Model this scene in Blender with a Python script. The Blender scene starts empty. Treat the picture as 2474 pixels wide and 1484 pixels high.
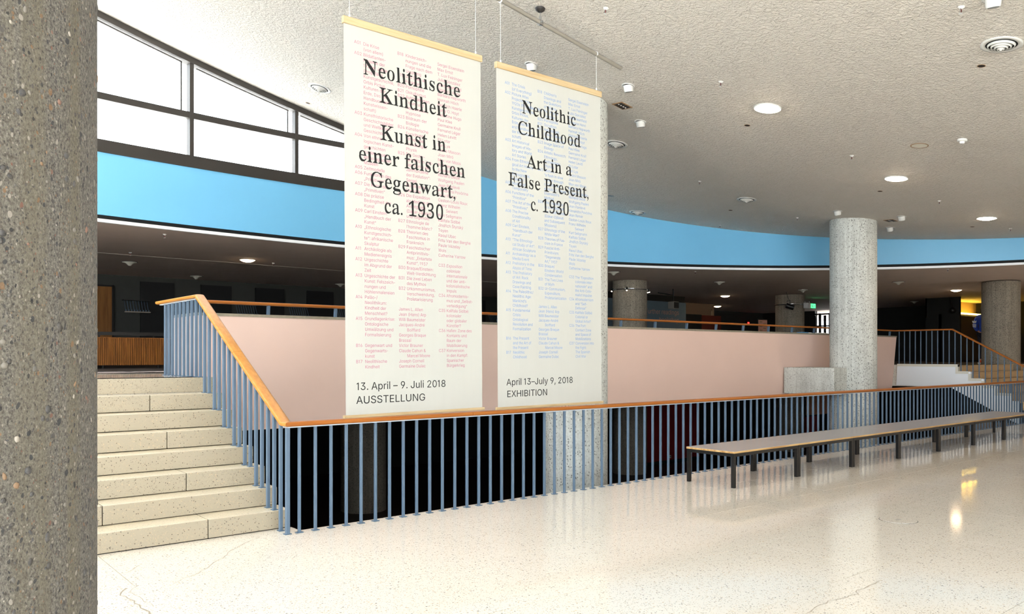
import bpy, bmesh, math, random
from math import sin, cos, tan, pi, radians, sqrt, atan2, hypot
from mathutils import Vector, Matrix, geometry

random.seed(7)
SC = bpy.context.scene
COL = SC.collection

# ------------------------------------------------------------------ camera
F_PX, HORIZON, YAW, EYE = 1925.0, 859.0, radians(50.4), 1.55
cam_d = bpy.data.cameras.new('camera')
cam_d.sensor_fit = 'HORIZONTAL'
cam_d.sensor_width = 36.0
cam_d.lens = F_PX * 36.0 / 2474.0
cam_d.shift_y = (HORIZON - 742.0) / 2474.0
cam_d.clip_start = 0.05
cam_d.clip_end = 400
cam = bpy.data.objects.new('camera', cam_d)
cam.location = (0, 0, EYE)
cam.rotation_euler = (radians(90), 0, YAW - radians(90))
COL.objects.link(cam)
SC.camera = cam

# ------------------------------------------------------------------ light
SKY = (0.86, 0.94, 1.0)
SKY_STRENGTH = 4.8
world = bpy.data.worlds.new('sky')
SC.world = world
world.use_nodes = True
bg = world.node_tree.nodes['Background']
bg.inputs['Color'].default_value = (*SKY, 1)
bg.inputs['Strength'].default_value = SKY_STRENGTH
SC.view_settings.view_transform = 'Standard'
SC.view_settings.look = 'None'
SC.view_settings.gamma = 1.0
SC.view_settings.use_curve_mapping = False
SC.view_settings.exposure = 0.54
SC.cycles.use_light_tree = False
SC.cycles.adaptive_threshold = 0.03
SC.cycles.max_bounces = 8

sun_d = bpy.data.lights.new('sun', 'SUN')
sun_d.energy = 26.0
sun_d.angle = radians(0.6)
sun_d.color = (1.0, 0.985, 0.965)
sun = bpy.data.objects.new('sun', sun_d)
sun.rotation_euler = (radians(-20), radians(-8), 0)
sun.location = (0, 20, 30)
COL.objects.link(sun)


def portal(name, loc, rot, sx, sy):
    """daylight opening: guides the sky's light through the glass fronts"""
    l = bpy.data.lights.new(name, 'AREA')
    l.shape = 'RECTANGLE'
    l.size, l.size_y = sx, sy
    l.cycles.is_portal = True
    o = bpy.data.objects.new(name, l)
    o.location, o.rotation_euler = loc, rot
    COL.objects.link(o)


portal('daylight_front', (-2.7, -7.6, 3.5), (radians(90), 0, 0), 21.5, 7.8)
portal('daylight_left', (-13.4, 0.5, 3.8), (radians(90), 0, radians(-90)), 16.5, 8.2)
portal('daylight_clerestory', (1.0, 13.6, 6.4), (radians(-90), 0, radians(6)), 15, 3.6)

# ------------------------------------------------------------------ helpers
def lin(c):
    return tuple(((v / 255) / 12.92 if v / 255 <= 0.04045 else ((v / 255 + 0.055) / 1.055) ** 2.4) for v in c)


class NT:
    def __init__(self, name):
        self.m = bpy.data.materials.new(name)
        self.m.use_nodes = True
        self.t = self.m.node_tree
        self.b = self.t.nodes['Principled BSDF']

    def n(self, kind, **kw):
        nd = self.t.nodes.new(kind)
        for k, v in kw.items():
            if k.startswith('i_'):
                nd.inputs[k[2:].replace('_', ' ')].default_value = v
            else:
                setattr(nd, k, v)
        return nd

    def l(self, a, b):
        self.t.links.new(a, b)

    def pos(self, scale=(1, 1, 1)):
        g = self.n('ShaderNodeNewGeometry')
        mp = self.n('ShaderNodeMapping')
        mp.inputs['Scale'].default_value = scale
        self.l(g.outputs['Position'], mp.inputs['Vector'])
        return mp.outputs['Vector']

    def noise(self, vec, scale, detail=3, rough=0.55):
        nd = self.n('ShaderNodeTexNoise')
        nd.inputs['Scale'].default_value = scale
        nd.inputs['Detail'].default_value = detail
        nd.inputs['Roughness'].default_value = rough
        self.l(vec, nd.inputs['Vector'])
        return nd.outputs['Fac']

    def voro(self, vec, scale, feature='F1'):
        nd = self.n('ShaderNodeTexVoronoi', feature=feature)
        nd.inputs['Scale'].default_value = scale
        self.l(vec, nd.inputs['Vector'])
        return nd

    def ramp(self, fac, stops, interp='LINEAR'):
        r = self.n('ShaderNodeValToRGB')
        r.color_ramp.interpolation = interp
        e = r.color_ramp.elements
        while len(e) < len(stops):
            e.new(0.5)
        for k, (p, c) in enumerate(stops):
            e[k].position = p
            e[k].color = (*c, 1) if len(c) == 3 else c
        self.l(fac, r.inputs['Fac'])
        return r.outputs['Color']

    def mix(self, fac, a, b, mode='MIX'):
        m = self.n('ShaderNodeMix', data_type='RGBA', blend_type=mode)
        for s, v in ((m.inputs['Factor'], fac), (m.inputs['A'], a), (m.inputs['B'], b)):
            if isinstance(v, (int, float)):
                s.default_value = v
            elif isinstance(v, tuple):
                s.default_value = (*v, 1) if len(v) == 3 else v
            else:
                self.l(v, s)
        return m.outputs['Result']

    def math(self, op, a, b=0.0):
        m = self.n('ShaderNodeMath', operation=op)
        for s, v in ((m.inputs[0], a), (m.inputs[1], b)):
            if isinstance(v, (int, float)):
                s.default_value = v
            else:
                self.l(v, s)
        return m.outputs[0]

    def bump(self, h, strength, dist):
        b = self.n('ShaderNodeBump')
        b.inputs['Strength'].default_value = strength
        b.inputs['Distance'].default_value = dist
        self.l(h, b.inputs['Height'])
        self.l(b.outputs['Normal'], self.b.inputs['Normal'])

    def base(self, v):
        if isinstance(v, tuple):
            self.b.inputs['Base Color'].default_value = (*v, 1)
        else:
            self.l(v, self.b.inputs['Base Color'])

    def set(self, **kw):
        for k, v in kw.items():
            self.b.inputs[k.replace('_', ' ')].default_value = v
        return self


M = {}


def plain(name, rgb, rough=0.6, var=0.06, scale=6.0, metal=0.0, spec=0.5, stretch=(1, 1, 1), bump=0.0):
    t = NT(name)
    c = lin(rgb)
    f = t.noise(t.pos(stretch), scale, 4)
    t.base(t.ramp(f, [(0.25, tuple(v * (1 - var) for v in c)), (0.75, tuple(min(1, v * (1 + var)) for v in c))]))
    t.set(Roughness=rough, Metallic=metal)
    t.b.inputs['Specular IOR Level'].default_value = spec
    if bump:
        t.bump(f, 0.4, bump)
    M[name] = t.m
    return t.m


def terrazzo(name, base, chips, rough, chipmax, scale, pits=False):
    t = NT(name)
    p = t.pos()
    big = t.noise(p, 0.9, 3)
    c0 = t.mix(big, tuple(v * 0.95 for v in base), tuple(min(1, v * 1.04) for v in base))
    oi = t.n('ShaderNodeObjectInfo')
    c0 = t.mix(t.math('MULTIPLY', oi.outputs['Random'], 0.10), c0, tuple(v * 0.80 for v in base))
    for k, (sc, thr) in enumerate(((scale, 0.62), (scale * 0.45, 0.80))):
        v = t.voro(p, sc)
        sep = t.n('ShaderNodeSeparateColor')
        t.l(v.outputs['Color'], sep.inputs[0])
        on = t.math('MULTIPLY', t.math('GREATER_THAN', sep.outputs[0], thr), t.math('LESS_THAN', v.outputs['Distance'], 0.36 - 0.06 * k))
        cc = t.ramp(sep.outputs[1], chips, 'CONSTANT')
        c0 = t.mix(t.math('MULTIPLY', on, chipmax), c0, cc)
    t.base(c0)
    t.set(Roughness=rough)
    if pits:
        v = t.voro(p, 60)
        sep = t.n('ShaderNodeSeparateColor')
        t.l(v.outputs['Color'], sep.inputs[0])
        hole = t.math('MULTIPLY', t.math('GREATER_THAN', sep.outputs[0], 0.80), t.math('LESS_THAN', v.outputs['Distance'], 0.24))
        t.base(t.mix(t.math('MULTIPLY', hole, 0.9), c0, lin((70, 58, 48))))
        h = t.math('SUBTRACT', t.noise(p, 40, 3), t.math('MULTIPLY', hole, 1.5))
        t.bump(h, 0.5, 0.003)
    else:
        rr = t.noise(p, 3.0, 4)
        t.l(t.math('ADD', t.math('MULTIPLY', rr, 0.06), rough - 0.03), t.b.inputs['Roughness'])
    M[name] = t.m


CH = [(0.0, lin((176, 158, 134))), (0.35, lin((205, 176, 140))), (0.6, lin((120, 108, 98))), (0.85, lin((60, 56, 56)))]
terrazzo('terrazzo', lin((238, 231, 219)), CH, 0.08, 0.75, 105)
terrazzo('tread_top_lit', lin((222, 210, 186)), CH, 0.3, 0.6, 105)  # ground terrazzo tops; light from above is put into the paler colour
terrazzo('precast', lin((168, 157, 136)), CH, 0.5, 0.55, 120, pits=True)
terrazzo('tan_stone', lin((206, 174, 128)), CH, 0.5, 0.4, 90)


def concrete(name, c, dark, pit=0.8, streak=0.5, gran=1.0):
    t = NT(name)
    p = t.pos()
    ps = t.pos((9, 9, 0.35))
    st = t.noise(ps, 1.6, 5, 0.6)
    fine = t.noise(p, 34 * gran, 5, 0.7)
    mid = t.noise(p, 3.2, 4)
    col = t.ramp(fine, [(0.30, dark), (0.52, c), (0.75, tuple(min(1, v * 1.22) for v in c))])
    col = t.mix(t.math('MULTIPLY', t.ramp(st, [(0.35, (1, 1, 1)), (0.62, (0, 0, 0))]), streak), col, tuple(v * 0.72 for v in dark))
    col = t.mix(t.ramp(mid, [(0.35, (0, 0, 0)), (0.7, (0.35, 0.35, 0.35))]), col, tuple(min(1, v * 1.3) for v in c))
    v = t.voro(t.pos((1, 1, 0.7)), 44 * gran)
    sep = t.n('ShaderNodeSeparateColor')
    t.l(v.outputs['Color'], sep.inputs[0])
    hole = t.math('MULTIPLY', t.math('GREATER_THAN', sep.outputs[0], 0.62), t.math('LESS_THAN', v.outputs['Distance'], 0.34))
    col = t.mix(t.math('MULTIPLY', hole, pit), col, lin((62, 60, 58)))
    t.base(col)
    t.set(Roughness=0.85)
    h = t.math('SUBTRACT', t.math('ADD', fine, t.math('MULTIPLY', st, 0.5)), t.math('MULTIPLY', hole, 0.9))
    t.bump(h, 0.7, 0.010)
    M[name] = t.m


concrete('concrete', lin((208, 210, 204)), lin((164, 163, 156)), 0.75, 0.4)
concrete('concrete_brown', lin((150, 140, 124)), lin((104, 96, 84)), 0.7, 0.5)


def aggregate():
    t = NT('aggregate')
    p = t.pos((1, 1, 0.75))
    w = t.noise(t.pos(), 9, 3)
    pv = t.n('ShaderNodeVectorMath', operation='ADD')
    t.l(p, pv.inputs[0])
    wc = t.n('ShaderNodeCombineXYZ')
    for k in range(3):
        t.l(t.math('MULTIPLY', w, 0.03), wc.inputs[k])
    t.l(wc.outputs[0], pv.inputs[1])
    vec = pv.outputs[0]
    fine = t.noise(t.pos((1, 1, 0.7)), 190, 5, 0.8)
    body = t.ramp(fine, [(0.36, lin((46, 43, 40))), (0.47, lin((94, 90, 83))), (0.60, lin((126, 121, 112))), (0.70, lin((164, 160, 152)))])
    band = t.noise(t.pos((7, 7, 0.12)), 1.5, 3)
    body = t.mix(t.ramp(band, [(0.46, (0, 0, 0)), (0.58, (0.55, 0.55, 0.55))]), body, lin((106, 98, 78)))
    stone = [(0.0, lin((46, 48, 52))), (0.24, lin((126, 96, 66))), (0.31, lin((112, 107, 98))), (0.50, lin((78, 76, 72))),
             (0.62, lin((34, 34, 36))), (0.80, lin((158, 150, 138))), (0.88, lin((118, 80, 64))), (0.92, lin((64, 62, 60)))]
    hh = fine
    for sc, thr, rad, amt in ((210, 0.55, 0.36, 0.65), (105, 0.74, 0.34, 0.8), (58, 0.90, 0.30, 0.85)):
        v = t.voro(vec, sc)
        sep = t.n('ShaderNodeSeparateColor')
        t.l(v.outputs['Color'], sep.inputs[0])
        on = t.math('MULTIPLY', t.math('GREATER_THAN', sep.outputs[0], thr), t.math('LESS_THAN', v.outputs['Distance'], rad))
        body = t.mix(t.math('MULTIPLY', on, amt), body, t.ramp(sep.outputs[1], stone, 'CONSTANT'))
        hh = t.math('SUBTRACT', hh, t.math('MULTIPLY', on, t.math('SUBTRACT', sep.outputs[2], 0.35)))
    t.base(body)
    t.set(Roughness=0.8)
    t.bump(hh, 0.8, 0.006)
    M['aggregate'] = t.m
    t = NT('pebble')
    g = t.n('ShaderNodeNewGeometry')
    t.base(t.mix(t.math('MULTIPLY', t.noise(t.pos(), 160, 3), 0.35), t.ramp(g.outputs['Random Per Island'], stone, 'CONSTANT'), lin((140, 132, 120))))
    t.set(Roughness=0.6)
    M['pebble'] = t.m


aggregate()


def stucco():
    t = NT('stucco')
    p = t.pos()
    d = t.noise(p, 7, 2)
    vec = t.n('ShaderNodeVectorMath', operation='ADD')
    t.l(p, vec.inputs[0])
    cc = t.n('ShaderNodeCombineXYZ')
    t.l(t.math('MULTIPLY', d, 0.10), cc.inputs[0])
    t.l(t.math('MULTIPLY', d, -0.08), cc.inputs[1])
    t.l(cc.outputs[0], vec.inputs[1])
    a = t.noise(vec.outputs[0], 26, 4, 0.6)
    b = t.noise(vec.outputs[0], 75, 3, 0.6)
    h = t.math('ADD', t.ramp(a, [(0.35, (0, 0, 0)), (0.65, (1, 1, 1))]), t.math('MULTIPLY', b, 0.5))
    c = lin((230, 223, 212))
    t.base(t.mix(t.noise(p, 1.2, 3), tuple(v * 0.95 for v in c), tuple(min(1, v * 1.04) for v in c)))
    t.set(Roughness=0.75)
    t.bump(h, 0.85, 0.028)
    M['stucco'] = t.m


stucco()


def wood(name, axis, light, dark, rough=0.32):
    t = NT(name)
    s = [14, 14, 14]
    s[axis] = 0.9
    g = t.noise(t.pos(tuple(s)), 2.2, 6, 0.6)
    f = t.noise(t.pos(tuple(v * 5 for v in s)), 3.0, 3)
    c = t.ramp(g, [(0.3, dark), (0.62, light)])
    c = t.mix(t.math('MULTIPLY', f, 0.25), c, tuple(v * 0.7 for v in dark))
    t.base(c)
    t.set(Roughness=rough)
    t.b.inputs['Coat Weight'].default_value = 0.0
    t.b.inputs['Specular IOR Level'].default_value = 0.25
    t.b.inputs['Coat Roughness'].default_value = 0.2
    M[name] = t.m


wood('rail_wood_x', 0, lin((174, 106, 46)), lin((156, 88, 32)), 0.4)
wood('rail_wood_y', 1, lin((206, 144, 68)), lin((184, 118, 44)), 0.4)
wood('batten_wood', 0, lin((206, 184, 146)), lin((190, 160, 116)), 0.6)
wood('ply_edge', 0, lin((214, 176, 118)), lin((168, 122, 70)), 0.55)
wood('slat_wood', 2, lin((160, 100, 42)), lin((104, 60, 22)), 0.5)
wood('door_wood', 2, lin((140, 94, 46)), lin((116, 72, 32)), 0.5)

plain('light_block_dark', (104, 94, 84), 0.8)  # dark finish of the added daylight-blocking walls
plain('grout', (120, 108, 94), 0.8)
plain('blue_wall', (116, 188, 230), 0.42, 0.02, 1.0)
plain('pink_wall', (242, 210, 195), 0.75, 0.02, 1.4)
plain('coping', (150, 140, 122), 0.7, 0.15, 22)
plain('steel_blue', (88, 108, 128), 0.45, 0.02, 8)
plain('steel_pale', (196, 206, 214), 0.4, 0.03)
plain('trim_white', (250, 252, 255), 0.35, 0.01)
plain('black_recess', (8, 8, 9), 0.8)
plain('frame_dark', (46, 42, 38), 0.5, 0.06)
plain('soffit', (216, 198, 186), 0.8, 0.04, 2)
plain('dark_wall', (26, 25, 24), 0.8, 0.1)
plain('grey_wall', (56, 57, 53), 0.8, 0.05)
plain('black_panel', (10, 10, 10), 0.7)
plain('carpet', (44, 34, 30), 0.95, 0.12, 60)
plain('lower_floor', (60, 40, 30), 0.5, 0.12, 5)
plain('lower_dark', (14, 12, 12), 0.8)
plain('red_wall', (128, 16, 20), 0.6, 0.06)
plain('bench_top', (176, 168, 164), 0.2, 0.10, 140)
plain('black_metal', (20, 19, 18), 0.38, 0.05)
plain('banner_cloth', (190, 190, 183), 0.85, 0.012, 3, stretch=(6, 6, 0.4))
plain('print_black', (18, 17, 18), 0.8, 0.0)
plain('print_pink', (180, 112, 134), 0.85, 0.0)
plain('print_blue', (118, 148, 196), 0.85, 0.0)
plain('white_paint', (218, 217, 212), 0.45, 0.01)
plain('white_wall', (246, 250, 254), 0.6, 0.01)
plain('cream_trim', (226, 222, 208), 0.6, 0.03)
plain('chrome', (206, 208, 210), 0.22, 0.02, metal=1.0)
plain('dull_metal', (148, 142, 132), 0.38, 0.04, metal=0.25)
plain('dark_metal', (52, 50, 48), 0.45, 0.05, metal=0.5)
plain('glass_dark', (70, 80, 82), 0.15, 0.02)
plain('shop_wall', (92, 110, 120), 0.8, 0.03)
plain('shop_letters', (186, 144, 126), 0.8, 0.0)
plain('tan_wall', (160, 130, 98), 0.8, 0.03)
plain('red_box', (104, 42, 28), 0.7, 0.04)
plain('paper_pink', (206, 150, 128), 0.8, 0.1, 30)
plain('paper_white', (238, 238, 236), 0.8, 0.02)
plain('paper_blue', (70, 140, 190), 0.7, 0.05)
plain('terracotta', (206, 140, 104), 0.8, 0.12, 14)
plain('ochre', (196, 160, 70), 0.8, 0.2, 30)
plain('roof_gravel', (206, 205, 201), 0.9, 0.1, 20)
plain('paving', (214, 212, 207), 0.9, 0.08, 1)
plain('door_dark', (70, 56, 42), 0.7)
plain('crack_grey', (158, 148, 134), 0.9, 0.1)
plain('skin', (196, 150, 124), 0.55)
plain('jacket_blue', (44, 78, 178), 0.75, 0.06)
plain('trouser_navy', (26, 28, 44), 0.85)
plain('shoe_orange', (232, 96, 44), 0.6)
plain('shoe_sole', (235, 232, 226), 0.6)
plain('hair_dark', (24, 20, 18), 0.6)
plain('exit_box', (30, 120, 60), 0.5)


def emit(name, rgb, strength):
    t = NT(name)
    t.base((0.8, 0.8, 0.8))
    t.b.inputs['Emission Color'].default_value = (*rgb, 1)
    t.b.inputs['Emission Strength'].default_value = strength
    M[name] = t.m


emit('lamp_glow', (1.0, 0.80, 0.58), 75)
emit('lamp_warm', (1.0, 0.70, 0.42), 24)
emit('tube_yellow', (1.0, 0.66, 0.07), 22)
emit('spot_glow', (1.0, 0.82, 0.6), 10)
emit('exit_green', (0.05, 0.9, 0.25), 1.6)
emit('red_led', (1.0, 0.03, 0.02), 2.0)


def pane_mat():
    t = NT('pane')
    o = t.t.nodes['Material Output']
    tr = t.n('ShaderNodeBsdfTransparent')
    gl = t.n('ShaderNodeBsdfGlossy')
    gl.inputs['Roughness'].default_value = 0.02
    mx = t.n('ShaderNodeMixShader')
    mx.inputs[0].default_value = 0.05
    t.l(tr.outputs[0], mx.inputs[1])
    t.l(gl.outputs[0], mx.inputs[2])
    t.l(mx.outputs[0], o.inputs['Surface'])
    M['pane'] = t.m


pane_mat()


# ---- meshes
class MB:
    """collects shapes into one mesh"""
    def __init__(self):
        self.v, self.f, self.sm = [], [], []

    def add(self, vs, fs, smooth=False):
        b = len(self.v)
        self.v += [tuple(p) for p in vs]
        self.f += [tuple(b + i for i in q) for q in fs]
        self.sm += [smooth] * len(fs)
        return self

    def caps(self, a, b):
        """end faces with points of their own, so the sides keep their normals"""
        n = len(a)
        self.add(a, [tuple(range(n - 1, -1, -1))])
        return self.add(b, [tuple(range(n))])

    def box(self, x0, x1, y0, y1, z0, z1):
        vs = [(x, y, z) for z in (z0, z1) for y in (y0, y1) for x in (x0, x1)]
        return self.add(vs, [(0, 2, 3, 1), (4, 5, 7, 6), (0, 1, 5, 4), (2, 6, 7, 3), (0, 4, 6, 2), (1, 3, 7, 5)])

    def cbox(self, cx, cy, cz, sx, sy, sz):
        return self.box(cx - sx / 2, cx + sx / 2, cy - sy / 2, cy + sy / 2, cz - sz / 2, cz + sz / 2)

    def lathe(self, prof, n=24, c=(0, 0, 0), smooth=True, caps=True):
        """prof: (radius, z) from bottom up, round a vertical axis"""
        vs = [(c[0] + r * cos(2 * pi * k / n), c[1] + r * sin(2 * pi * k / n), c[2] + z) for r, z in prof for k in range(n)]
        fs = [(i * n + k, i * n + (k + 1) % n, (i + 1) * n + (k + 1) % n, (i + 1) * n + k) for i in range(len(prof) - 1) for k in range(n)]
        self.add(vs, fs, smooth)
        if caps:
            self.caps(vs[:n], vs[-n:])
        return self

    def cyl(self, a, b, r, n=10, r2=None, smooth=True):
        a, b = Vector(a), Vector(b)
        d = (b - a).normalized()
        s = d.cross(Vector((0, 0, 1)) if abs(d.z) < 0.9 else Vector((1, 0, 0))).normalized()
        u = s.cross(d)
        r2 = r if r2 is None else r2
        vs = [p + (s * cos(2 * pi * k / n) + u * sin(2 * pi * k / n)) * q for p, q in ((a, r), (b, r2)) for k in range(n)]
        self.add(vs, [(k, (k + 1) % n, n + (k + 1) % n, n + k) for k in range(n)], smooth)
        return self.caps(vs[:n], vs[n:])

    def prism(self, pts, axis, a0, a1):
        """pts: 2-D outline, extruded along an axis (0 x: pts are y,z; 1 y: x,z; 2 z: x,y)"""
        def P(p, a):
            return {0: (a, p[0], p[1]), 1: (p[0], a, p[1]), 2: (p[0], p[1], a)}[axis]
        n = len(pts)
        vs = [P(p, a) for a in (a0, a1) for p in pts]
        fs = [(k, (k + 1) % n, n + (k + 1) % n, n + k) for k in range(n)]
        self.add(vs, fs)
        b = len(self.v) - 2 * n
        self.f += [tuple(b + k for k in range(n - 1, -1, -1)), tuple(b + n + k for k in range(n))]
        self.sm += [False, False]
        return self

    def sweep(self, prof, path, smooth=True):
        """closed profile (side, up) along a polyline with mitred corners"""
        path = [Vector(p) for p in path]
        n = len(prof)
        T = [(path[i + 1] - path[i]).normalized() for i in range(len(path) - 1)]
        vs = []
        for i, p in enumerate(path):
            ti = T[max(0, i - 1)]
            to = T[min(len(T) - 1, i)]
            s = ti.cross(Vector((0, 0, 1))).normalized()
            u = s.cross(ti)
            nn = (ti + to).normalized()
            for a, b in prof:
                o = s * a + u * b
                k = -o.dot(nn) / ti.dot(nn)
                vs.append(p + o + ti * k)
        fs = [(i * n + k, i * n + (k + 1) % n, (i + 1) * n + (k + 1) % n, (i + 1) * n + k) for i in range(len(path) - 1) for k in range(n)]
        self.add(vs, fs, smooth)
        return self.caps(vs[:n], vs[-n:])

    def sphere(self, c, r, n=12, m=8, sc=(1, 1, 1)):
        prof = [(r * max(0.02, sin(pi * k / m)), -r * cos(pi * k / m)) for k in range(m + 1)]
        b = len(self.v)
        self.lathe(prof, n, (0, 0, 0))
        self.v[b:] = [(c[0] + x * sc[0], c[1] + y * sc[1], c[2] + z * sc[2]) for x, y, z in self.v[b:]]
        return self

    def mesh(self, name, mat, bevel=0.0, seg=2):
        me = bpy.data.meshes.new(name)
        me.from_pydata(self.v, [], self.f)
        bm = bmesh.new()
        bm.from_mesh(me)
        for i, f in enumerate(bm.faces):
            f.smooth = self.sm[i]
        bmesh.ops.recalc_face_normals(bm, faces=bm.faces)
        if bevel:
            bmesh.ops.bevel(bm, geom=list(bm.edges), offset=bevel, segments=seg, affect='EDGES', profile=0.6)
        bm.to_mesh(me)
        bm.free()
        me.materials.append(M[mat])
        return me


def world_loc(o):
    v = Vector((0, 0, 0))
    while o is not None:
        v += o.location
        o = o.parent
    return v


def obj(name, shape, mat, parent=None, bevel=0.0, seg=2):
    """an object from a shape in world coordinates; under a parent the shape is moved into its frame"""
    if isinstance(shape, MB):
        if parent is not None:
            w = world_loc(parent)
            shape.v = [(x - w.x, y - w.y, z - w.z) for x, y, z in shape.v]
        shape = shape.mesh(name, mat, bevel, seg)
    o = bpy.data.objects.new(name, shape)
    COL.objects.link(o)
    o.parent = parent
    return o


def at(name, mesh, loc, parent=None, rot=None):
    """an object sharing mesh data, placed at a world position"""
    o = bpy.data.objects.new(name, mesh)
    COL.objects.link(o)
    if parent is not None:
        o.parent = parent
        o.location = Vector(loc) - world_loc(parent)
    else:
        o.location = loc
    if rot:
        o.rotation_euler = rot
    return o


def tag(o, label, cat, group=None):
    o['label'] = label
    o['category'] = cat
    if group:
        o['group'] = group
    return o


def thing(name, label, cat, loc=(0, 0, 0), group=None):
    o = bpy.data.objects.new(name, None)
    o.empty_display_size = 0.2
    COL.objects.link(o)
    o.location = loc
    return tag(o, label, cat, group)


def empty_structure(name, loc=(0, 0, 0)):
    o = bpy.data.objects.new(name, None)
    COL.objects.link(o)
    o.location = loc
    o['kind'] = 'structure'
    return o


def struct(name, shape, mat, bevel=0.0):
    o = obj(name, shape, mat, None, bevel)
    o['kind'] = 'structure'
    return o


def dup(root, loc, label=None, rot=None):
    r = root.copy()
    COL.objects.link(r)
    r.location = loc
    if rot:
        r.rotation_euler = rot
    if label:
        r['label'] = label
    for ch in list(root.children):
        c = ch.copy()
        COL.objects.link(c)
        c.parent = r
        for g in ch.children:
            d = g.copy()
            COL.objects.link(d)
            d.parent = c
    return r

# ------------------------------------------------------------------ the place: levels and curves
Z_UP, Z_LOW, Z_SOF, Z_SLAB = 1.312, -1.65, 3.59, 0.64      # upper floor, lower floor, soffit, slab underside
Y_EDGE, Y_RAIL = 6.64, 6.555                                # floor edge and its railing
X_VOID0, X_VOID1 = 3.05, 20.45                              # ends of the open stairwell
Y_PAR = 9.40                                                # pink parapet


def rim(t):
    """plan of the curved rim over the stairwell"""
    if t < 0.46:
        (xa, ya), (xb, yb) = rim(0.46), rim(0.47)
        return xa + (xa - xb) * (0.46 - t) * 100, ya + (ya - yb) * (0.46 - t) * 100
    r = -0.37568 * t ** 4 + 4.4846 * t ** 3 - 12.59 * t ** 2 + 12.605 * t + 10.968
    return 7.55 + r * cos(t), -1.18 + r * sin(t)


def rim_n(t):
    (x0, y0), (x1, y1) = rim(t - 0.002), rim(t + 0.002)
    dx, dy = x1 - x0, y1 - y0
    k = hypot(dx, dy)
    return dy / k, -dx / k                                   # outward


def ceil_z(x, y):
    return 5.9965 - 0.22584 * x + 0.0062345 * x * x + 0.11704 * y - 0.0041691 * x * y


T0, T1 = 0.16, 2.70
T_X = {}
for k in range(4001):
    t = T0 + (T1 - T0) * k / 4000
    T_X[t] = rim(t)[0]


def t_at(x):
    return min(T_X, key=lambda t: abs(T_X[t] - x))


def strip(ts, off0, off1, zlo, zhi):
    """a curved band of the rim between two outward offsets"""
    m = MB()
    n = len(ts)
    for t in ts:
        (x, y), (nx, ny) = rim(t), rim_n(t)
        a = zlo(t) if callable(zlo) else zlo
        b = zhi(t) if callable(zhi) else zhi
        m.v += [(x + nx * off0, y + ny * off0, a), (x + nx * off1, y + ny * off1, a), (x + nx * off1, y + ny * off1, b), (x + nx * off0, y + ny * off0, b)]
    for i in range(n - 1):
        for k in range(4):
            m.f.append((i * 4 + k, i * 4 + (k + 1) % 4, i * 4 + 4 + (k + 1) % 4, i * 4 + 4 + k))
            m.sm.append(False)
    m.f += [(3, 2, 1, 0), tuple((n - 1) * 4 + k for k in range(4))]
    m.sm += [False, False]
    return m


def lerp(a, b, n):
    return [a + (b - a) * k / (n - 1) for k in range(n)]


# ---- main floor: bedding and stone slabs
fl = MB()
fl.box(-13.5, 29.5, -7.6, Y_EDGE - 0.005, -0.34, -0.012)
fl.box(-13.5, X_VOID0 - 0.005, Y_EDGE - 0.005, 8.8, -0.34, -0.012)
fl.box(X_VOID1 + 0.1, 29.5, Y_EDGE - 0.005, 8.0, -0.34, -0.012)
floor = struct('floor', fl, 'grout')
GAP = 0.0045
slab_cache = {}


def slab(x0, x1, y0, y1):
    key = (round(x1 - x0, 3), round(y1 - y0, 3))
    if key not in slab_cache:
        slab_cache[key] = MB().box(0, key[0], 0, key[1], -0.02, 0).mesh('floor_slab', 'terrazzo')
    at('floor_slab', slab_cache[key], (x0, y0, 0), floor)


row = 0
y1 = 5.73
rows = [(5.73, Y_EDGE)]
while y1 > -7:
    rows.append((y1 - 0.98, y1))
    y1 -= 0.98
for r, (a, b) in enumerate(rows):
    x = 1.46 + (1.42 if r % 2 else 0.0) - 2.85 * 5
    while x < 29:
        x0, x1 = max(x, -13.4), min(x + 2.85, 29.4)
        if r == 0 and x0 < X_VOID0:
            slab(x0 + GAP / 2, min(x1, X_VOID0) - (0 if x1 > X_VOID0 else GAP / 2), a + GAP / 2, 6.82)
            if x1 > X_VOID0:
                slab(X_VOID0, x1 - GAP / 2, a + GAP / 2, b)
        else:
            slab(x0 + GAP / 2, x1 - GAP / 2, a + GAP / 2, b - GAP / 2)
        x += 2.85


def crack(pts, w=0.004):
    rnd = random.Random(int(pts[0][0] * 100))
    fine = []
    for (xa, ya), (xb, yb) in zip(pts, pts[1:]):
        n = max(2, int(hypot(xb - xa, yb - ya) / 0.05))
        for k in range(n):
            s = k / n
            fine.append((xa + (xb - xa) * s + rnd.uniform(-1, 1) * 0.012, ya + (yb - ya) * s + rnd.uniform(-1, 1) * 0.012))
    fine.append(pts[-1])
    m = MB()
    for i, (x, y) in enumerate(fine):
        xa, ya = fine[max(0, i - 1)]
        xb, yb = fine[min(len(fine) - 1, i + 1)]
        d = hypot(xb - xa, yb - ya) or 1
        nx, ny = -(yb - ya) / d, (xb - xa) / d
        ww = w * rnd.uniform(0.25, 0.6)
        m.v += [(x + nx * ww, y + ny * ww, 0.0008), (x - nx * ww, y - ny * ww, 0.0008)]
    m.f = [(2 * i, 2 * i + 1, 2 * i + 3, 2 * i + 2) for i in range(len(fine) - 1)]
    m.sm = [False] * len(m.f)
    obj('floor_crack', m, 'crack_grey', floor)


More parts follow.
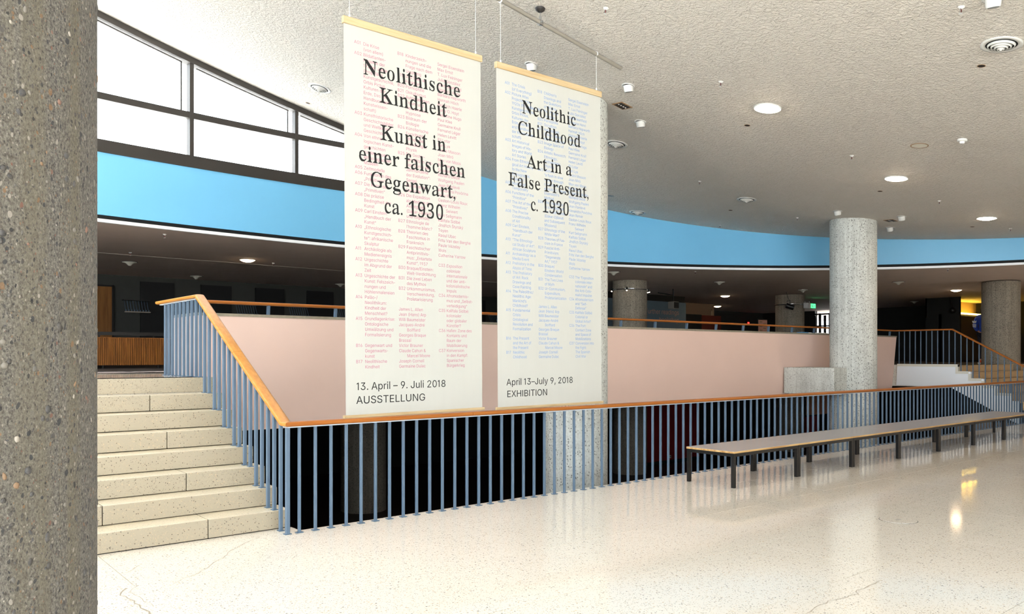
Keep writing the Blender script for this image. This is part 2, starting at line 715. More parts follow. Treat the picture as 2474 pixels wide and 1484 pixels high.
crack([(1.40, 5.73), (1.34, 5.58), (1.36, 5.40), (1.37, 5.21), (1.38, 5.06), (1.33, 4.9)], 0.012)
crack([(1.48, 5.78), (1.40, 5.62), (1.42, 5.40), (1.43, 5.2)], 0.004)
crack([(2.69, 6.62), (2.49, 6.47), (2.30, 6.29), (2.21, 6.14), (2.02, 5.94), (1.90, 5.79), (1.76, 5.71), (1.67, 5.62)], 0.005)
crack([(4.41, 2.55), (4.58, 2.58), (4.75, 2.60), (4.85, 2.58), (5.02, 2.56), (5.11, 2.60), (5.24, 2.59), (5.44, 2.61)], 0.006)
crack([(3.03, 6.38), (2.92, 6.21), (2.84, 6.14), (2.77, 6.07)], 0.004)
crack([(7.01, 2.73), (6.87, 2.52), (6.82, 2.41), (6.65, 2.31)], 0.005)
crack([(1.49, 6.13), (1.55, 6.18), (1.61, 6.28), (1.64, 6.29)], 0.004)

# ---- upper floor slab, carpet and lower level
up = MB()
up.box(-13.5, X_VOID0, 8.82, 22.2, Z_SLAB, Z_UP)
up.box(X_VOID0, X_VOID1, Y_PAR + 0.12, 22.2, Z_SLAB, Z_UP - 0.001)
up.box(X_VOID1 + 0.06, 34, 7.95, 22.2, Z_SLAB + 0.13, Z_UP)
struct('floor_upper', up, 'terrazzo')
struct('floor_carpet', MB().box(-13.4, 33.9, 11.3, 22.1, Z_UP + 0.001, Z_UP + 0.012), 'carpet')
struct('floor_lower', MB().box(-13.5, 34, Y_EDGE, 22, Z_LOW - 0.1, Z_LOW), 'lower_floor')
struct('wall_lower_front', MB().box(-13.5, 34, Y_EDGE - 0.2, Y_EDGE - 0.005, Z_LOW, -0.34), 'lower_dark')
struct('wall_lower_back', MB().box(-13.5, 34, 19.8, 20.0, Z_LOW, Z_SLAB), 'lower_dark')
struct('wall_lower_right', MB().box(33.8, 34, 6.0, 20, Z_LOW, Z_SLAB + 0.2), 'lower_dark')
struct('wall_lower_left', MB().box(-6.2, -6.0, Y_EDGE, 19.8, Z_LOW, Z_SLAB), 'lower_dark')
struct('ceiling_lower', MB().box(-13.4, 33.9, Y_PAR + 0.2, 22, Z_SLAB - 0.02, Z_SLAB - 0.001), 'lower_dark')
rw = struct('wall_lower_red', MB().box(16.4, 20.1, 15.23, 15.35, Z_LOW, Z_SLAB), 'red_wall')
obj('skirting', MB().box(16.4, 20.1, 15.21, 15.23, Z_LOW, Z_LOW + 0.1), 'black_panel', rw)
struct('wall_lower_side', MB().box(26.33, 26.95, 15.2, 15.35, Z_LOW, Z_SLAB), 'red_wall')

# ---- upper level walls and soffit
struct('wall_upper_back', MB().box(-13.5, 34, 22.0, 22.2, Z_UP, Z_SOF), 'grey_wall')
struct('wall_upper_left', MB().box(-13.6, -13.4, 9.0, 22.2, Z_UP, Z_SOF), 'dark_wall')
wr = MB()
wr.box(34, 34.2, 7.0, 18.1, Z_UP, Z_SOF)
wr.box(34, 34.2, 19.3, 22.2, Z_UP, Z_SOF)
struct('wall_upper_right', wr, 'dark_wall')
ts = lerp(T0, T1, 90)
sof = MB()
outer = []
for t in ts:
    x, y = rim(t)
    a = pi * (t - T0) / (T1 - T0)
    dx, dy = cos(a), sin(a)
    k = 60.0
    if dx > 0:
        k = min(k, (44 - x) / dx)
    if dx < 0:
        k = min(k, (x + 16) / -dx)
    if dy > 0:
        k = min(k, (28 - y) / dy)
    outer.append((x + dx * k, y + dy * k))
for t, (ox, oy) in zip(ts, outer):
    x, y = rim(t)
    sof.v += [(x, y, Z_SOF), (ox, oy, Z_SOF), (x, y, Z_SOF + 0.02), (ox, oy, Z_SOF + 0.02)]
for i in range(len(ts) - 1):
    a = i * 4
    sof.f += [(a, a + 1, a + 5, a + 4), (a + 2, a + 6, a + 7, a + 3)]
    sof.sm += [False, False]
soffit = struct('ceiling_upper', sof, 'soffit')
obj('soffit_joint', MB().box(-2, 15.0, 17.40, 17.415, Z_SOF - 0.004, Z_SOF), 'cream_trim', soffit)
roof = MB()
for t, (ox, oy) in zip(ts, outer):
    (x, y), (nx, ny) = rim(t), rim_n(t)
    roof.v += [(x + nx * 0.2, y + ny * 0.2, 4.45), (ox, oy, 4.45)]
roof.f = [(2 * i, 2 * i + 1, 2 * i + 3, 2 * i + 2) for i in range(len(ts) - 1)]
roof.sm = [False] * len(roof.f)
struct('roof', roof, 'roof_gravel')
gr = MB()
gr.box(-80, 120, -90, -7.7, -0.4, -0.15)
gr.box(-80, -13.7, -7.7, 60, -0.4, -0.15)
gr.box(34.3, 120, -7.7, 60, -0.4, -0.15)
struct('ground', gr, 'paving')

# ---- curved blue wall with its reveal, trim and clerestory
X_WIN = 8.10
tw = t_at(X_WIN)
struct('trim_1', strip(ts, -0.015, 0.05, Z_SOF - 0.004, Z_SOF + 0.047), 'trim_white')
struct('trim_2', strip(ts, 0.035, 0.12, Z_SOF + 0.047, Z_SOF + 0.115), 'black_recess')
bw = strip(lerp(T0, tw, 60), 0.0, 0.14, Z_SOF + 0.11, lambda t: ceil_z(*rim(t)) + 0.12)
b2 = strip(lerp(tw, T1, 60), 0.0, 0.14, Z_SOF + 0.11, 4.68)
bw.add(b2.v, b2.f)
struct('wall_back', bw, 'blue_wall')

win = empty_structure('window_1', (4.31, 13.5, 4.68))
tl = lerp(tw, T1, 70)
obj('sill_frame', strip(tl, -0.02, 0.14, 4.655, 4.85), 'frame_dark', win)
obj('head_frame', strip(tl, -0.03, 0.14, lambda t: ceil_z(*rim(t)) - 0.105, lambda t: ceil_z(*rim(t)) + 0.06), 'frame_dark', win)
obj('transom', strip(tl, 0.0, 0.10, 5.468, 5.572), 'frame_dark', win)
mx = [8.10, 6.20, 4.31, 2.42, 0.53, -1.36, -3.25, -5.14, -7.03, -8.9, -10.7]
tm = [t_at(x) for x in mx]
for t in tm:
    dt = 0.0022
    obj('mullion', strip([t - dt, t + dt], -0.01, 0.12, 4.80, ceil_z(*rim(t)) + 0.02), 'frame_dark', win)
for a, b in zip(tm, tm[1:]):
    a2, b2 = a + 0.004, b - 0.004
    obj('pane', strip([a2, b2], 0.055, 0.065, 4.82, 5.50), 'pane', win)
    obj('pane', strip([a2, b2], 0.055, 0.065, 5.54, lambda t: ceil_z(*rim(t)) - 0.06), 'pane', win)
    # slim opening-light frame inside each upper pane
    q = lerp(a2 + 0.006, b2 - 0.002, 8)
    obj('sash', strip(q, 0.02, 0.05, lambda t: ceil_z(*rim(t)) - 0.150, lambda t: ceil_z(*rim(t)) - 0.132), 'frame_dark', win)
    obj('sash', strip([a2 + 0.006, a2 + 0.0072], 0.02, 0.05, 5.55, ceil_z(*rim(a2)) - 0.132), 'frame_dark', win)

# ---- vaulted stucco ceiling over the hall
cl = MB()
tc = lerp(T0, T1, 100)
NR = 36
for i, t in enumerate(tc):
    (x, y), (nx, ny) = rim(t), rim_n(t)
    x, y = x + nx * 0.10, y + ny * 0.10
    bx, by = 29.5 + (-13.5 - 29.5) * i / 99, -7.7
    for k in range(NR):
        s = k / (NR - 1)
        px, py = x + (bx - x) * s, y + (by - y) * s
        cl.v.append((px, py, ceil_z(px, py)))
for i in range(99):
    for k in range(NR - 1):
        a = i * NR + k
        cl.f.append((a, a + 1, a + NR + 1, a + NR))
        cl.sm.append(True)
n0 = len(cl.v)
cl.v += [(x, y, z + 0.25) for x, y, z in cl.v]
cl.f += [tuple(n0 + k for k in reversed(q)) for q in cl.f]
cl.sm += [True] * (len(cl.f) - len(cl.sm))
ceil_o = struct('ceiling', cl, 'stucco')

struct('light_block_right', MB().box(27.0, 27.2, -7.7, 7.9, 0.0, 4.6), 'light_block_dark')  # unseen, added to keep daylight off the right side of the hall
struct('light_block_front', MB().box(8.0, 27.0, -7.7, -7.5, 0.0, 4.4).box(27.0, 34.2, 7.6, 7.9, 0.0, 4.6), 'light_block_dark')  # unseen, added to narrow the front daylight and close a side gap

# ---- pink parapet of the upper floor, leaning out slightly, with a stone coping
par = MB()
par.prism([(Y_PAR - 0.02, 2.012), (Y_PAR + 0.13, 2.012), (Y_PAR + 0.24, Z_SLAB), (Y_PAR + 0.10, Z_SLAB)], 0, X_VOID0, X_VOID1)
par.box(X_VOID0, X_VOID0 + 0.14, Y_PAR + 0.1, 10.3, Z_SLAB, 2.012)
wp = struct('wall_parapet', par, 'pink_wall')
cp = MB().box(X_VOID0 - 0.01, X_VOID1, Y_PAR - 0.03, Y_PAR + 0.14, 2.012, 2.045)
cp.box(X_VOID0 - 0.01, X_VOID0 + 0.15, Y_PAR + 0.14, 10.31, 2.012, 2.045)
obj('coping', cp, 'coping', wp)

# ---- stairs
RISE, TREAD, Y_ST = 0.164, 0.285, 6.81
st = thing('staircase', 'wide flight of pale terrazzo steps rising beside the foreground column', 'staircase', (0.5, Y_ST, 0))
random.seed(3)
for k in range(8):
    y0, z0 = Y_ST + TREAD * k, RISE * k
    cuts = [-3.4, -0.54 + (0 if k % 2 == 0 else -0.72), 2.31 if k % 2 == 0 else 1.56, 3.04]
    if k in (3, 5, 7):
        cuts = [-3.4, -0.4, 3.04]
    for a, b in zip(cuts, cuts[1:]):
        m = MB().box(a + 0.003, b - 0.003, y0 + random.uniform(0, 0.003), y0 + TREAD + 0.04, z0 + 0.006, z0 + RISE)
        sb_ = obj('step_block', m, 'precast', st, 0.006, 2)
        sb_.data.materials.append(M['tread_top_lit'])
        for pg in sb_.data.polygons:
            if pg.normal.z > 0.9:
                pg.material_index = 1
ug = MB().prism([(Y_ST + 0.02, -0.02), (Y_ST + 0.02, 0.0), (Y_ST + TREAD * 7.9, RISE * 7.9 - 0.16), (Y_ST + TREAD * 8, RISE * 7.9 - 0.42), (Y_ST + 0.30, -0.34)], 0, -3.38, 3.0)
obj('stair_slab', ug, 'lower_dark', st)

st2 = thing('staircase', 'white-sided stair with tan stone steps at the far right behind the benches', 'staircase', (22.5, 6.0, 0))
YT = 7.94
for k in range(8):
    y0, z0 = YT - TREAD * (7 - k), RISE * k
    x = X_VOID1 + 0.08
    off = 0.11 if k % 2 else 0.0
    first = True
    while x < 25.6:
        w = 0.21 - (off if first else 0)
        first = False
        m = MB().box(x + 0.001, min(x + w, 25.6) - 0.001, y0, y0 + 0.05, z0 + 0.006, z0 + RISE - 0.03)
        obj('riser_tile', m, 'tan_stone', st2)
        x += w
    obj('tread', MB().box(X_VOID1 + 0.08, 25.6, y0 - 0.006, y0 + TREAD + 0.05, z0 + RISE - 0.028, z0 + RISE), 'tan_stone', st2, 0.004, 1)
prof = [(9.36, 1.325), (YT - 0.02, 1.325)]
for k in range(4):
    prof += [(YT - 0.02 - TREAD * k, 1.325 - RISE * (k + 1)), (YT - 0.02 - TREAD * (k + 1), 1.325 - RISE * (k + 1))]
prof += [(YT - 0.02 - TREAD * 4, 1.325 - RISE * 5), (6.62, 1.325 - RISE * 5), (6.62, -0.03), (8.08, 0.775), (9.385, 0.795)]
obj('stringer', MB().prism(prof, 0, X_VOID1, X_VOID1 + 0.09), 'white_wall', st2)
tr = MB()
w = 0.05
tr.box(X_VOID1 - 0.012, X_VOID1 + 0.09, YT - 0.02, 9.36, 1.325 - w, 1.335)
for k in range(4):
    yy, zz = YT - 0.02 - TREAD * k, 1.325 - RISE * (k + 1)
    tr.box(X_VOID1 - 0.012, X_VOID1 + 0.09, yy - 0.008, yy + w, zz + 0.0101, zz + RISE - w - 0.0001)
    tr.box(X_VOID1 - 0.012, X_VOID1 + 0.09, yy - TREAD + (w if k < 3 else 0) + 0.0001, yy + w, zz - w, zz + 0.01)
obj('stringer_trim', tr, 'cream_trim', st2)
obj('stair_slab', MB().prism([(8.0, 0.80), (8.4, 0.80), (8.4, 1.1), (6.7, 0.2), (6.7, -0.02)], 0, X_VOID1 + 0.1, 25.5), 'lower_dark', st2)

# ---- concrete columns
R_COL = 0.465


def column(x, y, z0, z1, mat, label):
    m = MB().lathe([(R_COL, z0), (R_COL, z1 - 0.02)], 64, (x, y, 0))
    o = obj('concrete_column', m, mat)
    w = Vector((x, y, z0))
    for v in o.data.vertices:
        v.co -= w
    o.location = w
    return tag(o, label, 'column')


cf = column(-0.025, 2.1, 0, ceil_z(0, 2.1) + 0.06, 'aggregate', 'massive grey concrete column with coarse exposed pebbles in the left foreground')
c2 = column(8.16, 8.4, Z_LOW, ceil_z(8.16, 8.4) + 0.12, 'concrete', 'concrete column rising right behind the English exhibition banner')
c3 = column(16.33, 8.4, Z_LOW, ceil_z(16.33, 8.4) + 0.10, 'concrete', 'pale concrete column joined to a short beam behind the row of benches')
column(24.37, 8.33, 0, Z_SOF, 'concrete_brown', 'brownish concrete column standing on the steps of the white-sided stair')
column(8.16, 14.7, Z_LOW, Z_SLAB - 0.02, 'concrete_brown', 'dim concrete column standing in the dark lower level behind the railing')
column(16.33, 14.7, Z_UP, Z_SOF, 'concrete_brown', 'concrete column with a metal ring of spotlights on the upper floor')
column(16.33, 14.7, Z_LOW, Z_SLAB - 0.02, 'concrete_brown', 'concrete column in front of the red lower wall, seen through the balusters')
column(24.29, 14.7, Z_UP, Z_SOF, 'concrete_brown', 'far concrete column with a white speaker box beside the green exit sign')
column(24.29, 14.7, Z_LOW, Z_SLAB - 0.02, 'concrete_brown', 'dark lower column just left of the terracotta picture')
tag(obj('concrete_beam', MB().box(15.35, 16.2, 8.3, Y_PAR + 0.03, 0.74, 1.295), 'concrete', None, 0.008, 1), 'short speckled concrete beam between the pale column and the pink parapet', 'beam')
# pebbles that stand proud of the foreground column
pb = MB()
rnd = random.Random(11)
ico = [(0, 0, 1), (0.894, 0, 0.447), (0.276, 0.851, 0.447), (-0.724, 0.526, 0.447), (-0.724, -0.526, 0.447), (0.276, -0.851, 0.447),
       (0.724, 0.526, -0.447), (-0.276, 0.851, -0.447), (-0.894, 0, -0.447), (-0.276, -0.851, -0.447), (0.724, -0.526, -0.447), (0, 0, -1)]
icf = [(0, 1, 2), (0, 2, 3), (0, 3, 4), (0, 4, 5), (0, 5, 1), (1, 6, 2), (2, 7, 3), (3, 8, 4), (4, 9, 5), (5, 10, 1), (6, 7, 2), (7, 8, 3), (8, 9, 4), (9, 10, 5), (10, 6, 1), (11, 7, 6), (11, 8, 7), (11, 9, 8), (11, 10, 9), (11, 6, 10)]
for k in range(5200):
    a = rnd.uniform(-2.75, 0.75)
    z = rnd.uniform(0.35, 2.9)
    s = 0.0020 + 0.0068 * rnd.random() ** 4.5
    sx, sz, tilt = s * rnd.uniform(0.8, 1.3), s * rnd.uniform(0.8, 1.7), rnd.uniform(-0.7, 0.7)
    ca, sa = cos(a), sin(a)
    vs = []
    for px, py, pz in ico:
        j = rnd.uniform(0.8, 1.15)
        u, w_ = px * sx * j, pz * sz * j
        u, w_ = u * cos(tilt) - w_ * sin(tilt), u * sin(tilt) + w_ * cos(tilt)
        d = R_COL - 0.0008 + py * s * 0.32
        vs.append((-0.025 + ca * d - sa * u, 2.1 + sa * d + ca * u, z + w_))
    pb.add(vs, icf, True)
po = obj('exposed_pebbles', pb, 'pebble', cf)
po['kind'] = 'stuff'

# ------------------------------------------------------------------ railings
def rail_prof(w, h, n=18):
    out = []
    for k in range(n):
        a = 2 * pi * k / n
        c, s = cos(a), sin(a)
        out.append((w * math.copysign(abs(c) ** 0.62, c), h * math.copysign(abs(s) ** 0.62, s)))
    return out


def rail(name, path, mat, parent, w=0.052, h=0.021, endn=(None, None)):
    path = [Vector(p) for p in path]
    m = MB()
    m.sweep(rail_prof(w, h), path)
    n = 18
    for e, i in ((endn[0], 0), (endn[1], len(path) - 1)):
        if e is None:
            continue
        p = path[i]
        t = (path[1] - path[0]).normalized() if i == 0 else (path[-1] - path[-2]).normalized()
        nn = Vector(e).normalized()
        for k in range(n):
            v = Vector(m.v[i * n + k])
            o = v - p
            q = tuple(v - t * (o.dot(nn) / t.dot(nn)))
            m.v[i * n + k] = q
            m.v[len(path) * n + (0 if i == 0 else n) + k] = q
    return obj(name, m, mat, parent)


XS, ZR, ZR2 = 2.912, 0.953, 2.195
r1 = thing('railing', 'blue-grey baluster railing with golden wooden handrail descending the left stair and edging the floor', 'railing', (XS, Y_RAIL, 0))
K = (XS, Y_RAIL, ZR)
rail('handrail', [(XS, 10.33, ZR2), (XS, 8.87, ZR2), (XS, 7.75, 1.572)], 'rail_wood_y', r1)
rail('handrail', [(XS, 7.747, 1.570), (XS, 6.63, ZR), K], 'rail_wood_y', r1, endn=(None, (1, -1, 0)))
xs = [XS, 4.87, 6.97, 8.95, 11.0, 13.1, 15.2, 17.3, 19.4, 20.9]
for i in range(len(xs) - 1):
    rail('handrail', [(xs[i] + (0.0015 if i else 0), Y_RAIL, ZR), (xs[i + 1] - 0.0015, Y_RAIL, ZR)], 'rail_wood_x', r1, endn=((1, -1, 0) if i == 0 else None, None))
b = MB().box(XS - 0.015, 20.9, Y_RAIL - 0.016, Y_RAIL + 0.016, ZR - 0.031, ZR - 0.0205)
b.sweep([(-0.016, -0.031), (0.016, -0.031), (0.016, -0.0205), (-0.016, -0.0205)], [(XS, 10.28, ZR2), (XS, 8.87, ZR2), (XS, 6.63, ZR), (XS, Y_RAIL, ZR)], False)
obj('rail_flat_bar', b, 'steel_pale', r1)
S = 0.0245
bal = MB().box(-S / 2, S / 2, -S / 2, S / 2, 0.004, ZR - 0.031).mesh('baluster', 'steel_blue', 0.0025, 1)
foot = MB().box(-0.031, 0.031, -0.026, 0.026, 0.0, 0.007).mesh('foot_plate', 'steel_blue', 0.002, 1)
x = 3.008
posts = []
while x < 20.75:
    posts.append(x)
    x += 0.1515
for x in posts:
    o = at('baluster', bal, (x, Y_RAIL, 0), r1, (0, 0, random.uniform(-0.06, 0.06)))
    at('foot_plate', foot, (x, Y_RAIL, 0), o)
cb = MB().box(-0.017, 0.017, -0.017, 0.017, 0.004, ZR - 0.031).mesh('baluster', 'steel_blue', 0.0025, 1)
o = at('baluster', cb, (XS - 0.012, Y_RAIL, 0), r1)
at('foot_plate', foot, (XS - 0.012, Y_RAIL, 0), o)


def rail_height(y):
    if y >= 8.87:
        return ZR2
    if y <= 6.63:
        return ZR
    return ZR + (ZR2 - ZR) * (y - 6.63) / (8.87 - 6.63)


S2 = 0.030
y = 6.592 + 0.133
while y < 10.12:
    k = math.floor((y - Y_ST + 0.001) / TREAD)
    z0 = 0.0 if y < Y_ST - 0.02 else min(8, k + 1) * RISE
    if 0.0 < (y - Y_ST) - k * TREAD < 0.02 and k < 8:
        y += 0.02
    o = obj('baluster', MB().box(XS - S2 / 2, XS + S2 / 2, y - S2 / 2, y + S2 / 2, z0 + 0.003, rail_height(y) - 0.030), 'steel_blue', r1, 0.003, 1)
    at('foot_plate', foot, (XS, y, z0), o, (0, 0, pi / 2))
    y += 0.1395

r2 = thing('railing', 'wooden handrail on short blue posts over the pink parapet, turning down the far right stair', 'railing', (3.1, Y_PAR, 2.045))
XQ, ZQ = 20.5, 2.178
slope = RISE / TREAD
rail('handrail', [(3.12, Y_PAR + 0.04, ZQ), (11.2, Y_PAR + 0.04, ZQ)], 'rail_wood_x', r2, 0.042, 0.02)
rail('handrail', [(11.203, Y_PAR + 0.04, ZQ), (XQ, Y_PAR + 0.04, ZQ), (XQ, 8.06, ZQ), (XQ, 6.1, ZQ - 1.96 * slope)], 'rail_wood_x', r2, 0.042, 0.02)
pm = MB().box(-0.016, 0.016, -0.022, 0.022, 0, 0.12).mesh('rail_post', 'steel_blue', 0.002, 1)
for k in range(19):
    at('rail_post', pm, (3.93 + 0.905 * k, Y_PAR + 0.05, 2.043), r2, (radians(5), 0, 0))
y = 9.34
while y > 6.05:
    k = math.ceil((YT - y) / TREAD) if y < YT else 0
    z0 = Z_UP - RISE * k
    zt = ZQ if y > 8.06 else ZQ - (8.06 - y) * slope
    obj('baluster', MB().box(XQ + 0.0, XQ + 0.02, y - 0.01, y + 0.01, z0, zt - 0.018), 'steel_blue', r2)
    y -= 0.1335

# ------------------------------------------------------------------ benches
BZ = 0.428
b0 = thing('bench', 'first bench of the long row, its end turned to the banners', 'bench', (7.905 + 0.7, 5.845, 0), 'row of low grey benches')
bx, by = 7.905, 5.50
sp = obj('seat_panel', MB().box(bx + 0.002, bx + 1.398, by, by + 0.69, BZ - 0.024, BZ - 0.003), 'ply_edge', b0)
obj('laminate', MB().box(bx + 0.002, bx + 1.398, by, by + 0.69, BZ - 0.003, BZ), 'bench_top', sp)
for yy in (by + 0.004, by + 0.646):
    obj('side_rail', MB().box(bx + 0.004, bx + 1.396, yy, yy + 0.04, BZ - 0.064, BZ - 0.024), 'black_metal', b0)
for xx in (bx + 0.004, bx + 1.356):
    obj('end_rail', MB().box(xx, xx + 0.04, by + 0.044, by + 0.646, BZ - 0.064, BZ - 0.024), 'black_metal', b0)
    for yy in (by + 0.004, by + 0.646):
        obj('leg', MB().box(xx, xx + 0.04, yy, yy + 0.04, 0, BZ - 0.064), 'black_metal', b0)
for k, lb in enumerate(('second bench of the long row, counted from the end by the banners',
                        'third bench of the long row, counted from the end by the banners',
                        'middle bench of the long row of seven, beneath the pale column',
                        'fifth bench of the long row, just right of the pale column',
                        'sixth bench of the long row, next to last before the white stair',
                        'last bench of the long row, farthest away by the white-sided stair')):
    dup(b0, (b0.location.x + 1.4 * (k + 1), b0.location.y, 0), lb)

# ------------------------------------------------------------------ hanging pipe
def pipe_z(x):
    return 5.414 - 0.1587 * (x - 5.426)


YB = 6.75
pp = thing('hanging_pipe', 'long dull metal pipe hung below the ceiling above both banners', 'pipe', (6.0, YB, pipe_z(6.0)))
obj('tube', MB().cyl((1.9, YB, pipe_z(1.9)), (7.335, YB, pipe_z(7.335)), 0.024, 20), 'dull_metal', pp)
for x in (2.9, 6.0):
    zc = ceil_z(x, YB)
    obj('hanger_rod', MB().cyl((x, YB, pipe_z(x)), (x, YB, zc + 0.01), 0.007, 8), 'chrome', pp)
    obj('ceiling_cup', MB().lathe([(0.02, -0.05), (0.05, -0.03), (0.06, 0.0)], 20, (x, YB, zc)), 'dark_metal', pp)
    cl_ = MB().lathe([(0.034, -0.02), (0.034, 0.02)], 16, (0, 0, 0))
    cl_.v = [(x + z, YB + yy, pipe_z(x) + xx) for xx, yy, z in cl_.v]
    cl_.box(x - 0.012, x + 0.012, YB - 0.012, YB + 0.012, pipe_z(x) + 0.02, pipe_z(x) + 0.07)
    cl_.box(x - 0.006, x + 0.006, YB - 0.05, YB + 0.03, pipe_z(x) - 0.008, pipe_z(x) + 0.008)
    obj('pipe_clamp', cl_, 'chrome', pp)

